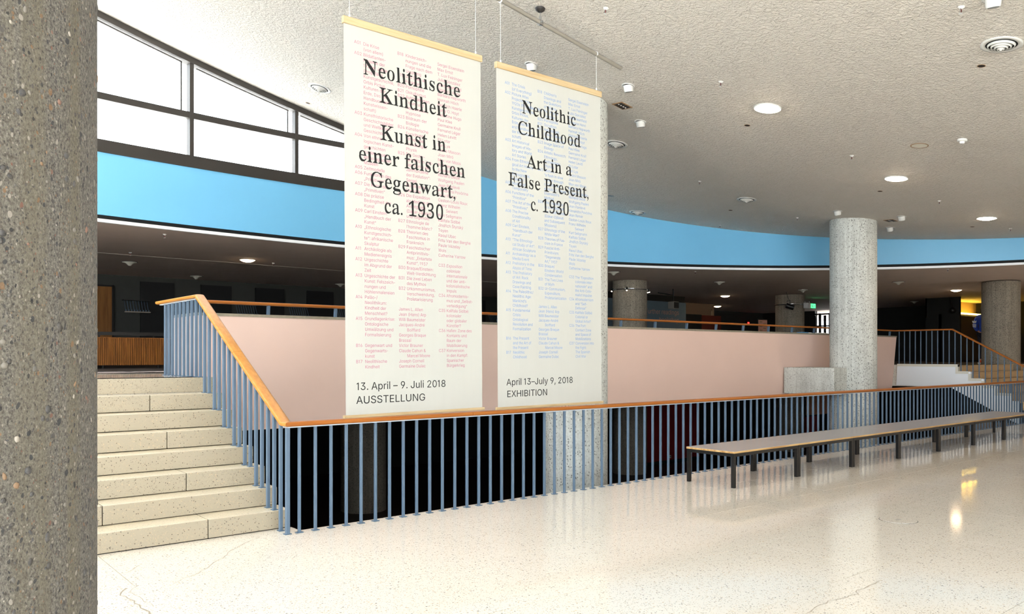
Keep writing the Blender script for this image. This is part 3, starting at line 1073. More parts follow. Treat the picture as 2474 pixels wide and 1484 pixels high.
# ------------------------------------------------------------------ lettering
GLYPHS = {
 'sans': {
  '&': [448,[[165,-5,110,12,69,42,43,84,34,133,40,173,58,205,140,279,249,367,261,394,260,420,245,445,219,459,178,457,151,440,138,411,141,375,204,284,438,0,364,0,96,327,81,361,75,398,82,440,102,474,134,499,176,512,224,512,266,499,297,475,317,442,324,404,315,362,281,314,121,188,103,161,97,131,102,101,118,76,143,57,175,48,213,48,251,59,286,81,315,112,336,151,348,198,349,224,408,224,403,167,380,107,333,47,294,17,246,-1,221,-5]]],
  '(': [273,[[90,244,109,364,145,477,177,539,236,539,191,428,161,313,151,207,160,115,188,16,236,-96,177,-96,128,4,99,106,92,156]]],
  ')': [273,[[37,-96,97,52,118,147,121,241,104,351,69,466,37,539,97,539,142,441,173,323,184,207,174,104,144,3,97,-96]]],
  ',': [188,[[38,-119,68,71,137,71,84,-119]]],
  '-': [303,[[263,244,263,188,40,188,40,244]]],
  '.': [188,[[83,-3,63,9,51,29,51,53,63,73,83,85,107,85,128,73,140,53,140,29,128,9,107,-3]]],
  '/': [249,[[235,533,71,-76,14,-76,178,533]]],
  '0': [453,[[227,-7,191,-3,158,7,130,24,105,48,85,77,69,113,57,155,50,202,50,306,57,353,69,395,85,431,106,461,130,484,159,502,191,512,227,516,262,512,295,502,323,484,348,461,368,431,384,395,396,353,403,306,403,202,396,155,384,113,368,77,348,48,323,24,295,7,263,-3],[227,50,250,52,271,60,290,74,306,92,330,144,342,213,342,295,330,365,306,416,290,435,271,449,250,457,227,460,203,457,182,449,163,435,134,393,115,332,109,254,115,176,134,116,163,74,182,60,203,52]]],
  '1': [300,[[130,0,130,425,45,385,45,448,150,509,193,509,193,0]]],
  '2': [453,[[64,0,64,47,294,298,316,341,319,389,308,419,287,441,258,455,224,460,188,454,159,438,139,413,128,381,127,362,66,362,75,418,102,464,143,496,196,513,254,513,306,497,346,465,372,423,381,372,371,318,336,259,267,180,153,60,153,57,389,57,389,0]]],
  '3': [453,[[188,-5,133,10,88,38,57,79,48,104,44,132,109,132,118,100,137,76,165,59,219,50,258,55,291,69,315,93,328,125,328,163,316,196,292,223,254,241,201,248,157,248,157,299,288,452,70,452,70,509,372,509,372,461,211,278,211,289,247,290,279,286,308,276,333,262,354,244,371,222,383,198,391,173,390,116,383,90,370,66,333,27,281,2,251,-5]]],
  '4': [453,[[40,105,40,158,247,509,311,509,109,163,413,163,413,105],[282,0,282,318,343,318,343,0]]],
  '5': [453,[[192,-5,140,11,99,41,71,82,60,130,122,130,130,102,148,78,188,54,221,50,259,56,291,75,314,104,326,141,326,183,314,221,290,251,257,270,218,277,167,268,128,246,67,253,96,509,366,509,366,452,151,452,136,301,178,325,229,334,274,328,313,311,345,285,370,251,386,210,391,163,388,132,381,102,369,76,352,52,332,32,309,15,282,3,253,-4]]],
  '6': [453,[[196,-4,168,3,142,15,119,31,100,51,84,74,73,101,64,162,71,212,93,268,137,340,252,509,322,509,151,261,145,261,174,295,221,313,265,312,316,295,355,262,380,215,389,157,387,127,379,98,352,50,310,14,284,3,257,-4],[245,50,279,63,304,86,322,119,327,157,322,196,304,228,279,251,245,264,207,264,174,252,148,229,131,197,125,158,131,119,148,86,174,63,207,50]]],
  '7': [453,[[97,0,323,452,62,452,62,509,391,509,391,449,165,0]]],
  '8': [453,[[193,-5,136,11,91,42,74,62,62,84,54,109,53,156,65,195,87,228,117,252,153,267,129,276,109,289,93,308,80,330,73,354,73,405,90,450,124,485,170,508,226,516,282,508,328,485,361,450,379,405,379,354,372,330,359,308,343,289,300,265,335,252,365,228,387,195,399,156,398,109,391,84,378,62,341,25,289,1,259,-5],[248,50,285,60,313,79,331,106,337,139,330,173,312,202,283,223,247,234,206,234,169,223,140,202,122,173,115,139,121,106,139,79,167,60,205,50],[260,294,287,308,307,330,318,359,318,392,308,420,288,442,260,455,208,459,177,449,153,432,138,407,133,376,138,344,154,318,178,300,209,291]]],
  '9': [453,[[256,513,285,506,310,494,333,478,352,458,368,434,380,408,389,347,382,296,359,240,315,168,200,0,130,0,301,248,307,248,278,214,232,195,188,197,137,214,98,247,72,294,64,352,66,382,73,411,85,436,120,479,168,506,196,513],[207,459,174,446,148,423,131,390,125,352,131,313,148,280,174,257,207,245,245,245,279,257,305,280,322,312,327,350,322,390,305,422,279,446,245,459]]],
  ':': [188,[[83,-3,63,9,51,29,51,53,63,73,83,85,107,85,128,73,140,53,140,29,128,9,107,-3],[83,272,63,284,51,304,51,328,63,349,83,360,107,360,128,349,140,328,140,304,128,284,107,272]]],
  '?': [358,[[132,152,136,211,148,245,180,279,236,321,255,349,262,384,257,413,242,436,207,457,163,461,125,446,106,425,94,396,92,378,27,378,38,430,64,471,103,499,151,514,206,514,255,498,292,470,316,430,324,382,316,332,292,292,211,226,196,192,194,152],[152,-3,131,9,120,29,120,53,131,73,152,85,176,85,196,73,208,53,208,29,196,9,176,-3]]],
  'A': [480,[[16,0,201,509,276,509,463,0,395,0,232,478,245,478,191,302,85,0],[110,142,110,199,370,199,370,142]]],
  'B': [456,[[60,0,60,509,274,507,329,491,367,461,390,421,398,374,393,336,378,307,343,278,315,267,315,262,347,254,378,234,402,203,416,161,416,111,400,67,386,48,344,18,317,8,247,0],[125,57,281,60,309,67,330,80,344,96,353,115,354,153,342,184,320,209,289,225,248,231,125,231],[125,285,256,287,288,296,314,314,330,340,336,372,333,393,326,412,313,429,294,442,270,449,125,452]]],
  'C': [510,[[225,-3,186,7,150,25,119,49,92,79,70,115,53,157,44,203,40,254,44,305,53,352,70,393,92,429,119,459,150,484,186,501,225,512,293,514,340,504,383,485,419,456,448,418,467,373,473,348,408,348,389,395,357,428,315,449,267,456,237,453,209,445,184,432,161,414,141,391,125,364,113,332,106,295,106,213,113,177,125,145,141,117,161,94,184,76,210,63,237,56,300,56,344,72,380,102,404,144,408,160,473,160,459,112,435,71,402,38,363,13,317,-2,293,-6]]],
  'D': [502,[[96,0,96,57,254,60,288,68,318,81,343,99,363,122,379,149,390,181,399,255,390,329,379,361,364,388,344,410,320,428,291,441,258,449,93,452,93,509,273,505,315,495,353,478,385,455,412,426,433,391,449,351,458,306,462,255,458,205,449,159,433,119,411,83,384,54,351,31,312,14,268,3],[125,509,125,0,60,0,60,509]]],
  'E': [419,[[60,0,60,509,372,509,372,452,125,452,125,286,355,286,355,229,125,229,125,57,375,57,375,0]]],
  'F': [410,[[60,0,60,509,369,509,369,452,125,452,125,278,346,278,346,221,125,221,125,0]]],
  'G': [520,[[269,-7,225,-3,185,7,149,25,118,49,91,79,69,116,53,157,43,203,40,254,43,305,53,352,69,393,91,429,117,459,149,484,184,501,223,512,291,514,340,504,384,483,421,453,449,416,468,373,474,349,408,349,378,406,344,436,300,453,265,456,236,453,209,445,183,432,160,414,141,392,125,364,113,332,106,295,106,213,113,177,125,145,141,117,161,95,184,76,210,63,238,56,296,55,345,71,382,102,407,147,415,202,434,199,283,199,283,256,478,256,475,160,466,124,451,91,431,62,406,38,377,19,344,5,308,-4]]],
  'H': [517,[[60,0,60,509,125,509,125,289,392,289,392,509,457,509,457,0,392,0,392,232,125,232,125,0]]],
  'I': [186,[[60,0,60,509,125,509,125,0]]],
  'J': [396,[[185,-7,143,-2,106,11,75,33,52,63,38,100,33,173,98,173,100,117,108,93,122,74,139,61,160,53,185,50,209,53,230,61,248,74,261,93,269,117,272,509,336,509,336,145,332,100,318,63,294,33,263,11,227,-2]]],
  'K': [467,[[104,145,104,216,212,344,364,509,448,509,231,276,228,276],[60,0,60,509,125,509,125,0],[372,0,188,259,228,309,449,0]]],
  'L': [393,[[60,0,60,509,125,509,125,57,361,57,361,0]]],
  'M': [628,[[60,0,60,509,152,509,322,49,307,49,352,187,476,509,568,509,568,0,504,0,507,457,513,457,456,291,342,0,286,0,112,457,119,457,122,0]]],
  'N': [523,[[60,0,60,509,136,509,414,55,405,54,399,195,399,509,463,509,463,0,387,0,108,452,119,454,125,291,125,0]]],
  'O': [533,[[267,-7,225,-3,186,7,150,25,119,49,92,79,70,115,53,157,44,203,40,254,44,305,53,352,70,393,92,429,119,459,150,484,186,501,225,512,267,516,309,512,348,501,384,484,415,459,442,429,464,393,480,352,490,305,493,254,490,203,480,157,464,115,442,79,415,49,384,25,348,7,309,-3],[267,53,296,55,324,63,349,76,372,94,392,116,408,144,420,176,428,213,428,295,420,332,408,365,392,392,372,415,349,433,324,446,296,453,267,456,237,453,210,445,184,433,161,415,142,392,125,364,113,332,106,295,106,213,113,176,125,144,142,117,161,94,184,76,210,63,237,55]]],
  'P': [445,[[60,0,60,509,272,506,305,499,332,487,356,471,375,452,390,430,407,377,407,318,390,265,375,243,356,223,332,207,305,195,272,188,109,186,109,242,257,244,297,256,324,279,339,310,344,348,339,385,324,416,297,439,257,451,125,452,125,0]]],
  'Q': [533,[[245,159,313,159,468,-48,401,-48],[267,-7,225,-3,186,7,150,25,119,49,92,79,70,115,53,157,44,203,40,254,44,305,53,352,70,393,92,429,119,459,150,484,186,501,225,512,267,516,309,512,348,501,384,484,415,459,442,429,464,393,480,352,490,305,493,254,490,203,480,157,464,115,442,79,415,49,384,25,348,7,309,-3],[267,53,296,55,324,63,349,76,372,94,392,116,408,144,420,176,428,213,428,295,420,332,408,365,392,392,372,415,349,433,324,446,296,453,267,456,237,453,210,445,184,433,161,415,142,392,125,364,113,332,106,295,106,213,113,176,125,144,142,117,161,94,184,76,210,63,237,55]]],
  'R': [449,[[60,0,60,509,273,506,305,500,333,489,356,473,376,455,390,433,407,381,407,323,390,271,376,250,356,232,333,217,305,206,236,198,96,198,96,255,258,256,298,267,325,287,340,316,345,352,340,389,325,419,298,440,258,451,125,452,125,0],[353,0,230,229,303,229,428,0]]],
  'S': [447,[[188,-7,128,9,81,40,64,60,51,83,38,137,104,137,114,102,136,76,166,59,224,49,267,54,303,69,329,92,344,122,344,154,332,179,296,205,145,253,112,269,86,289,67,313,56,341,52,372,54,400,62,425,75,448,113,484,165,508,227,516,289,508,340,484,377,449,390,427,401,378,337,378,332,402,320,421,302,437,280,449,254,456,204,457,167,448,139,430,121,405,115,376,122,345,155,315,328,256,372,226,395,198,407,161,406,112,399,87,386,64,370,43,349,25,323,11,294,0,261,-7]]],
  'T': [449,[[32,452,32,509,417,509,417,452,257,452,257,0,193,0,193,452]]],
  'U': [517,[[259,-8,220,-6,186,2,154,15,126,33,103,55,85,80,71,108,63,140,60,509,124,509,126,155,141,113,169,80,208,59,259,52,309,59,349,80,377,113,391,155,393,509,457,509,454,140,446,108,433,80,414,55,391,33,363,15,332,2,297,-6]]],
  'V': [480,[[204,0,16,509,84,509,248,31,235,31,290,206,395,509,463,509,278,0]]],
  'W': [686,[[155,0,16,509,82,509,197,40,189,40,224,196,306,509,380,509,497,40,488,40,523,196,603,509,670,509,530,0,455,0,336,475,350,475,318,323,230,0]]],
  'X': [474,[[18,0,217,284,217,236,29,509,104,509,243,292,232,292,298,400,374,509,446,509,259,239,259,287,456,0,382,0,230,231,244,231,182,129,91,0]]],
  'Y': [472,[[203,0,203,208,16,509,91,509,231,274,250,230,224,230,280,344,381,509,455,509,268,208,268,0]]],
  'Z': [438,[[42,0,42,46,341,476,348,454,40,452,40,509,397,509,397,462,97,33,90,54,399,57,399,0]]],
  'a': [389,[[137,-7,94,5,60,29,38,63,30,108,36,146,53,174,92,200,265,235,274,246,272,285,260,307,240,322,196,331,149,322,110,292,100,274,41,291,64,331,95,358,133,375,208,384,271,369,300,350,322,320,335,278,337,0,277,0,277,52,272,52,242,16,199,-4],[192,47,228,59,254,80,270,108,276,138,276,190,122,153,103,139,93,118,96,82,119,57,156,46]]],
  'b': [424,[[208,-7,172,4,118,59,112,59,112,0,53,0,53,509,114,509,114,319,118,319,147,355,188,379,229,384,259,382,287,374,313,361,335,342,354,320,370,293,381,261,390,189,381,116,370,84,355,57,336,34,313,16,288,3,260,-6],[242,49,279,66,306,97,323,139,328,189,323,239,307,281,280,311,243,328,198,328,161,312,134,282,118,241,113,189,118,138,135,95,162,65,198,49]]],
  'c': [396,[[174,-5,144,3,117,16,93,35,72,58,56,85,44,116,37,150,37,225,44,260,56,291,72,318,93,341,117,360,144,374,174,382,243,381,291,364,330,335,356,293,362,277,303,262,278,304,231,328,184,328,163,321,130,296,108,258,98,212,98,163,108,117,130,80,163,55,220,47,271,66,301,107,304,117,363,102,341,56,306,21,261,-1,226,-7]]],
  'd': [424,[[165,-6,137,3,111,16,89,34,70,57,55,84,43,116,34,189,43,261,55,293,70,320,89,342,112,361,137,374,165,382,218,383,253,373,306,319,311,319,311,509,372,509,372,0,313,0,313,59,307,59,277,21,236,-3,217,-7],[226,49,263,65,290,95,306,138,312,189,306,241,290,282,263,312,227,328,182,328,145,311,118,281,102,239,96,189,102,139,118,97,145,66,182,49]]],
  'e': [404,[[177,-5,145,3,117,16,92,35,72,58,56,85,44,116,37,150,36,224,44,258,55,290,71,317,91,340,115,359,142,373,172,382,226,383,266,374,303,355,334,324,357,282,370,227,371,169,75,169,75,221,338,221,310,202,304,248,288,286,263,314,227,328,183,328,146,313,119,286,102,251,96,211,98,151,110,106,135,73,169,53,227,47,265,58,294,82,306,105,365,91,348,55,320,26,283,4,237,-7]]],
  'f': [254,[[228,379,228,327,6,327,6,379],[81,0,82,452,96,486,120,510,152,525,243,521,227,468,195,474,164,468,147,449,142,419,142,0]]],
  'g': [425,[[180,-149,134,-140,97,-122,59,-84,51,-69,101,-41,131,-74,169,-93,207,-97,236,-95,261,-87,282,-75,298,-58,308,-34,311,68,306,68,277,32,236,10,195,5,165,7,138,14,113,27,90,43,71,65,55,90,43,120,36,154,36,229,43,263,55,293,71,320,90,342,112,361,138,374,166,382,218,383,253,373,308,319,313,319,313,379,372,379,370,-40,363,-67,350,-90,334,-109,291,-136,237,-149],[227,61,264,75,290,103,307,142,312,193,307,242,291,283,264,312,227,328,182,328,145,312,118,282,102,241,96,193,102,144,118,104,145,76,183,61]]],
  'h': [410,[[114,0,53,0,53,509,114,509,114,287,102,287,116,319,132,344,152,362,175,374,200,382,252,383,295,369,328,340,350,298,357,240,357,0,296,0,293,263,286,286,273,304,256,318,235,326,192,328,161,317,136,297,119,266,115,248]]],
  'i': [167,[[53,0,53,379,114,379,114,0],[73,444,54,455,43,472,43,494,54,512,73,522,95,522,114,512,125,494,125,472,114,455,95,444]]],
  'j': [167,[[53,379,114,379,112,-52,102,-90,80,-119,47,-137,-10,-143,-10,-87,18,-85,40,-72,51,-46],[72,444,53,455,42,472,42,494,53,512,72,522,95,522,114,512,125,494,125,472,114,455,95,444]]],
  'k': [381,[[110,137,110,212,121,212,284,379,360,379,184,199,177,199],[53,0,53,509,114,509,114,0],[294,0,148,186,191,229,372,0]]],
  'l': [167,[[53,0,53,531,114,531,114,0]]],
  'm': [610,[[53,0,53,379,112,379,112,295,108,295,122,331,144,358,187,382,219,386,245,383,268,375,287,361,303,342,314,320,321,295,312,295,326,329,350,356,381,375,417,385,458,385,497,372,529,346,550,307,557,255,557,0,496,0,493,279,485,298,473,313,438,329,402,329,374,320,353,302,340,277,335,247,335,0,274,0,272,280,265,297,253,311,220,328,185,329,145,312,126,289,115,257,114,0]]],
  'n': [410,[[114,0,53,0,53,379,112,379,112,287,102,287,116,319,132,344,152,362,175,374,200,382,252,383,295,369,328,340,350,298,357,240,357,0,296,0,293,263,286,286,273,304,256,318,235,326,192,328,161,317,136,297,119,266,115,248]]],
  'o': [415,[[207,-8,174,-5,144,3,117,16,93,35,72,58,56,85,44,116,37,150,37,225,44,260,56,291,72,318,93,341,117,360,144,374,174,382,207,384,241,382,271,374,299,360,323,341,343,318,359,291,371,260,379,225,379,150,371,116,359,85,343,58,323,35,299,16,271,3,241,-5],[231,49,252,55,285,80,307,117,318,163,318,212,307,258,285,296,252,321,207,330,163,321,130,296,108,258,98,212,98,163,108,117,130,80,163,55,184,49]]],
  'p': [424,[[53,-143,53,379,112,379,112,319,118,319,147,355,188,379,229,384,259,382,287,374,313,361,335,342,354,320,370,293,381,261,390,189,381,116,370,84,355,57,336,34,313,16,288,3,260,-6,208,-7,173,4,118,59,114,59,114,-143],[242,49,279,66,306,97,323,139,328,189,323,239,307,281,280,311,243,328,198,328,161,312,134,282,118,241,113,189,118,138,135,95,162,65,198,49]]],
  'q': [424,[[372,-143,311,-143,311,59,306,59,277,21,236,-3,195,-8,165,-6,137,3,111,16,89,34,70,57,55,84,43,116,34,189,43,261,55,293,70,320,89,342,112,361,137,374,165,382,218,383,253,373,307,319,313,319,313,379,372,379],[226,49,263,65,290,95,306,138,312,189,306,241,290,282,263,312,227,328,182,328,145,311,118,281,102,239,96,189,102,139,118,97,145,66,182,49]]],
  'r': [259,[[53,0,53,379,112,379,112,321,115,321,137,354,171,377,243,384,243,322,190,324,159,315,135,296,119,269,114,237,114,0]]],
  's': [365,[[157,-7,112,3,76,24,50,54,36,94,94,107,111,72,141,52,181,45,227,53,258,74,265,88,266,115,254,136,229,150,118,180,92,192,72,208,58,227,50,249,49,295,65,332,95,360,137,378,187,384,234,379,271,363,299,339,318,308,324,290,268,277,254,304,228,325,187,333,147,326,119,305,111,292,110,264,124,243,152,229,261,200,287,187,306,171,320,153,328,131,329,85,312,47,281,18,236,-2,210,-7]]],
  't': [227,[[204,379,204,327,6,327,6,379],[65,471,126,471,127,83,136,61,156,51,202,54,213,2,168,-4,138,-1,113,7,92,21,77,41,68,64,65,93]]],
  'u': [410,[[158,-3,115,11,82,39,60,82,53,139,53,379,114,379,116,117,124,94,137,75,154,61,175,53,218,51,249,62,274,83,290,113,296,153,296,379,357,379,357,0,298,0,298,92,307,92,294,60,277,35,257,17,234,5,209,-3]]],
  'v': [389,[[163,0,17,379,84,379,206,21,184,21,224,155,305,379,371,379,226,0]]],
  'w': [567,[[138,0,23,379,87,379,175,41,165,41,206,214,252,379,316,379,402,41,391,41,434,214,480,379,545,379,429,0,368,0,277,338,291,338,199,0]]],
  'x': [379,[[21,0,171,218,171,171,29,379,100,379,207,206,175,206,233,306,282,379,352,379,209,169,209,214,358,0,287,0,173,182,205,182,148,85,91,0]]],
  'y': [389,[[47,-139,61,-86,104,-89,130,-74,151,-36,163,-1,17,379,84,379,206,21,184,21,224,155,305,379,371,379,196,-77,165,-119,125,-141]]],
  'z': [380,[[42,0,42,46,254,323,48,323,48,379,333,379,333,331,126,56,339,56,339,0]]],
  'á': [389,[[137,-7,94,5,60,29,38,63,30,108,36,146,53,174,92,200,265,235,274,246,272,285,260,307,240,322,196,331,149,322,110,292,100,274,41,291,64,331,95,358,133,375,208,384,271,369,300,350,322,320,335,278,337,0,277,0,277,52,272,52,242,16,199,-4],[192,47,228,59,254,80,270,108,276,138,276,190,122,153,103,139,93,118,96,82,119,57,156,46],[162,429,210,529,278,529,212,429]]],
  'ä': [389,[[137,-7,94,5,60,29,38,63,30,108,36,146,53,174,92,200,265,235,274,246,272,285,260,307,240,322,196,331,149,322,110,292,100,274,41,291,64,331,95,358,133,375,208,384,271,369,300,350,322,320,335,278,337,0,277,0,277,52,272,52,242,16,199,-4],[192,47,228,59,254,80,270,108,276,138,276,190,122,153,103,139,93,118,96,82,119,57,156,46],[251,444,233,455,222,472,222,494,233,512,251,522,272,522,290,512,300,494,300,472,290,455,272,444],[107,444,89,455,78,472,78,494,89,512,107,522,128,522,146,512,156,494,156,472,146,455,128,444]]],
  'é': [404,[[177,-5,145,3,117,16,92,35,72,58,56,85,44,116,37,150,36,224,44,258,55,290,71,317,91,340,115,359,142,373,172,382,226,383,266,374,303,355,334,324,357,282,370,227,371,169,75,169,75,221,338,221,310,202,304,248,288,286,263,314,227,328,183,328,146,313,119,286,102,251,96,211,98,151,110,106,135,73,169,53,227,47,265,58,294,82,306,105,365,91,348,55,320,26,283,4,237,-7],[177,429,225,529,293,529,227,429]]],
  'ï': [167,[[53,0,53,379,114,379,114,0],[145,444,127,455,116,472,116,494,127,512,145,522,166,522,184,512,195,494,195,472,184,455,166,444],[1,444,-17,455,-27,472,-27,494,-17,512,1,522,23,522,40,512,51,494,51,472,40,455,23,444]]],
  'ò': [415,[[207,-8,174,-5,144,3,117,16,93,35,72,58,56,85,44,116,37,150,37,225,44,260,56,291,72,318,93,341,117,360,144,374,174,382,207,384,241,382,271,374,299,360,323,341,343,318,359,291,371,260,379,225,379,150,371,116,359,85,343,58,323,35,299,16,271,3,241,-5],[231,49,252,55,285,80,307,117,318,163,318,212,307,258,285,296,252,321,207,330,163,321,130,296,108,258,98,212,98,163,108,117,130,80,163,55,184,49],[183,429,117,529,186,529,234,429]]],
  'ó': [415,[[207,-8,174,-5,144,3,117,16,93,35,72,58,56,85,44,116,37,150,37,225,44,260,56,291,72,318,93,341,117,360,144,374,174,382,207,384,241,382,271,374,299,360,323,341,343,318,359,291,371,260,379,225,379,150,371,116,359,85,343,58,323,35,299,16,271,3,241,-5],[231,49,252,55,285,80,307,117,318,163,318,212,307,258,285,296,252,321,207,330,163,321,130,296,108,258,98,212,98,163,108,117,130,80,163,55,184,49],[181,429,228,529,297,529,231,429]]],
  'ö': [415,[[207,-8,174,-5,144,3,117,16,93,35,72,58,56,85,44,116,37,150,37,225,44,260,56,291,72,318,93,341,117,360,144,374,174,382,207,384,241,382,271,374,299,360,323,341,343,318,359,291,371,260,379,225,379,150,371,116,359,85,343,58,323,35,299,16,271,3,241,-5],[231,49,252,55,285,80,307,117,318,163,318,212,307,258,285,296,252,321,207,330,163,321,130,296,108,258,98,212,98,163,108,117,130,80,163,55,184,49],[269,444,251,455,240,472,240,494,251,512,269,522,290,522,308,512,318,494,318,472,308,455,290,444],[125,444,107,455,96,472,96,494,107,512,125,522,146,522,164,512,175,494,175,472,164,455,146,444]]],
  'ü': [410,[[158,-3,115,11,82,39,60,82,53,139,53,379,114,379,116,117,124,94,137,75,154,61,175,53,218,51,249,62,274,83,290,113,296,153,296,379,357,379,357,0,298,0,298,92,307,92,294,60,277,35,257,17,234,5,209,-3],[266,444,248,455,238,472,238,494,248,512,266,522,287,522,305,512,316,494,316,472,305,455,287,444],[123,444,104,455,94,472,94,494,104,512,123,522,144,522,162,512,172,494,172,472,162,455,144,444]]],
  'ý': [389,[[47,-139,61,-86,104,-89,130,-74,151,-36,163,-1,17,379,84,379,206,21,184,21,224,155,305,379,371,379,196,-77,165,-119,125,-141],[168,429,215,529,284,529,218,429]]],
  'ř': [259,[[53,0,53,379,112,379,112,321,115,321,137,354,171,377,243,384,243,322,190,324,159,315,135,296,119,269,114,237,114,0],[94,529,143,469,192,529,253,529,172,435,114,435,34,529]]],
  'Š': [447,[[188,-7,128,9,81,40,64,60,51,83,38,137,104,137,114,102,136,76,166,59,224,49,267,54,303,69,329,92,344,122,344,154,332,179,296,205,145,253,112,269,86,289,67,313,56,341,52,372,54,400,62,425,75,448,113,484,165,508,227,516,289,508,340,484,377,449,390,427,401,378,337,378,332,402,320,421,302,437,280,449,254,456,204,457,167,448,139,430,121,405,115,376,122,345,155,315,328,256,372,226,395,198,407,161,406,112,399,87,386,64,370,43,349,25,323,11,294,0,261,-7],[173,659,223,599,271,659,332,659,252,565,194,565,113,659]]],
  '–': [350,[[350,244,350,188,0,188,0,244]]],
  '’': [177,[[52,318,82,509,151,509,98,318]]],
  '“': [300,[[52,318,104,509,151,509,121,318],[175,318,228,509,274,509,244,318]]],
  '”': [300,[[52,318,82,509,151,509,98,318],[175,318,205,509,274,509,222,318]]],
  '„': [287,[[38,-119,68,71,138,71,85,-119],[161,-119,192,71,261,71,208,-119]]],
  ' ': [188,[]],
 },
 'serif': {
  ',': [140,[[97,27,94,13,85,1,71,-5,57,-5,43,1,34,13,31,27,34,41,43,53,57,59,71,59,85,53,94,41],[97,28,96,-5,84,-40,62,-72,38,-92,32,-84,52,-62,64,-36,66,-6,60,10]]],
  '.': [130,[[95,27,92,13,83,1,69,-5,55,-5,41,1,32,13,29,27,32,41,41,53,55,59,69,59,83,53,92,41]]],
  '0': [375,[[168,-6,133,1,111,15,91,35,73,61,61,93,49,150,44,217,46,289,53,352,61,388,74,420,89,445,111,465,133,479,169,485,208,485,242,479,262,465,283,445,301,419,314,388,322,351,330,288,331,216,326,150,319,110,307,76,292,47,276,24,250,7,225,-3,207,-6],[188,37,200,38,214,43,224,50,235,61,251,91,265,155,269,271,261,349,251,390,235,419,225,429,217,437,200,441,189,443,177,441,161,437,152,429,141,419,125,390,111,326,106,210,114,131,125,91,141,61,152,50,161,43,176,38]]],
  '1': [375,[[65,0,65,36,140,38,154,49,174,79,150,416,95,359,81,348,62,346,44,355,53,375,53,396,94,420,134,447,179,482,234,482,236,61,237,44,276,37,343,36,343,0]]],
  '3': [375,[[117,-4,81,5,54,23,39,41,30,60,30,82,37,103,42,117,61,125,73,126,72,100,77,79,94,62,111,50,135,43,173,41,214,52,235,72,252,95,262,139,255,163,239,184,218,202,198,216,168,224,137,227,95,227,95,269,154,269,178,275,202,288,217,305,233,327,243,353,242,390,227,417,210,431,197,440,178,445,154,444,127,435,111,413,95,341,75,345,47,356,52,367,46,382,42,401,46,423,57,444,74,461,91,475,128,483,173,486,217,483,255,474,272,458,283,448,291,436,298,423,302,409,306,394,306,362,300,335,289,312,274,291,246,267,225,256,269,238,296,216,312,193,319,174,324,138,320,101,310,70,296,44,270,20,241,3,175,-7]]],
  '9': [375,[[116,-4,84,8,62,27,50,57,49,83,66,100,72,107,87,71,104,50,126,41,145,36,156,36,187,41,209,57,232,84,250,122,263,171,250,230,218,202,195,191,166,185,136,186,103,194,84,209,73,220,65,233,57,248,51,264,44,302,43,339,49,383,63,420,77,441,91,458,113,472,133,481,162,486,193,486,223,480,246,470,270,454,288,433,303,405,315,372,323,332,327,286,325,207,315,141,302,97,283,60,258,30,236,14,215,3,185,-4,169,-6],[192,233,220,242,260,260,269,278,261,352,249,388,232,414,216,432,191,440,172,440,150,434,135,421,120,402,109,377,102,328,105,299,113,275,127,257,140,244,165,236]]],
  'A': [437,[[-9,0,-9,18,16,24,36,41,49,75,206,466,205,465,401,40,416,25,437,19,443,18,443,0,229,0,229,18,259,21,271,25,278,30,289,37,302,59,273,132,102,132,74,48,70,39,78,32,85,26,96,21,128,18,128,0],[113,161,261,161,177,319]]],
  'C': [468,[[257,-11,213,-7,174,3,145,20,114,43,92,71,74,104,60,142,53,184,51,228,54,273,60,314,73,351,92,384,114,412,145,435,176,452,216,462,259,465,292,463,388,435,406,439,413,449,419,465,418,465,434,308,420,308,404,347,388,380,357,407,328,427,298,439,265,443,227,437,197,419,168,389,143,347,126,293,119,226,126,164,143,114,169,74,196,46,237,29,278,24,318,29,359,45,395,71,428,106,447,89,423,58,394,33,365,14,332,0,296,-8]]],
  'F': [404,[[15,0,15,17,46,23,63,34,90,53,97,84,95,396,68,418,52,430,14,439,14,455,382,455,394,320,377,320,365,367,354,393,335,412,299,424,246,431,181,427,170,412,160,247,217,250,250,257,261,270,270,289,278,314,284,347,298,347,299,118,285,118,279,154,270,181,262,200,250,213,217,221,160,224,162,53,192,34,209,24,257,17,257,0]]],
  'G': [508,[[244,-9,200,-3,160,10,133,30,104,55,84,86,68,121,58,161,53,205,53,252,58,295,68,334,84,369,104,399,129,424,161,444,195,458,236,465,275,465,311,459,388,436,407,443,419,465,418,465,434,308,420,308,399,357,368,397,330,426,299,439,267,443,229,437,199,419,170,389,145,347,127,294,121,228,127,163,135,135,145,110,158,87,172,67,187,51,204,37,219,26,238,19,256,14,298,14,325,23,335,32,354,53,364,71,362,146,335,166,326,174,299,180,275,182,275,198,500,198,500,182,466,177,456,171,435,155,425,128,425,29,387,7,328,-6,298,-9]]],
  'K': [510,[[16,0,16,17,45,22,77,32,90,50,97,81,96,398,71,419,61,428,37,436,17,439,17,455,242,455,242,439,199,430,186,419,161,379,161,234,336,391,350,412,350,425,344,430,323,436,291,439,291,455,486,455,486,439,457,436,436,430,412,419,388,404,369,384,271,285,465,27,512,18,519,17,519,0,281,0,281,17,323,21,333,29,352,38,332,66,215,214,161,198,162,59,187,36,196,28,221,20,242,17,242,0]]],
  'N': [494,[[403,-11,106,350,107,57,110,36,119,27,145,20,167,17,167,0,18,0,18,17,61,25,73,37,77,79,77,388,39,434,18,439,18,455,140,455,392,169,390,410,383,427,331,439,331,455,480,455,480,439,450,434,418,425,422,407,421,377,398,-11]]],
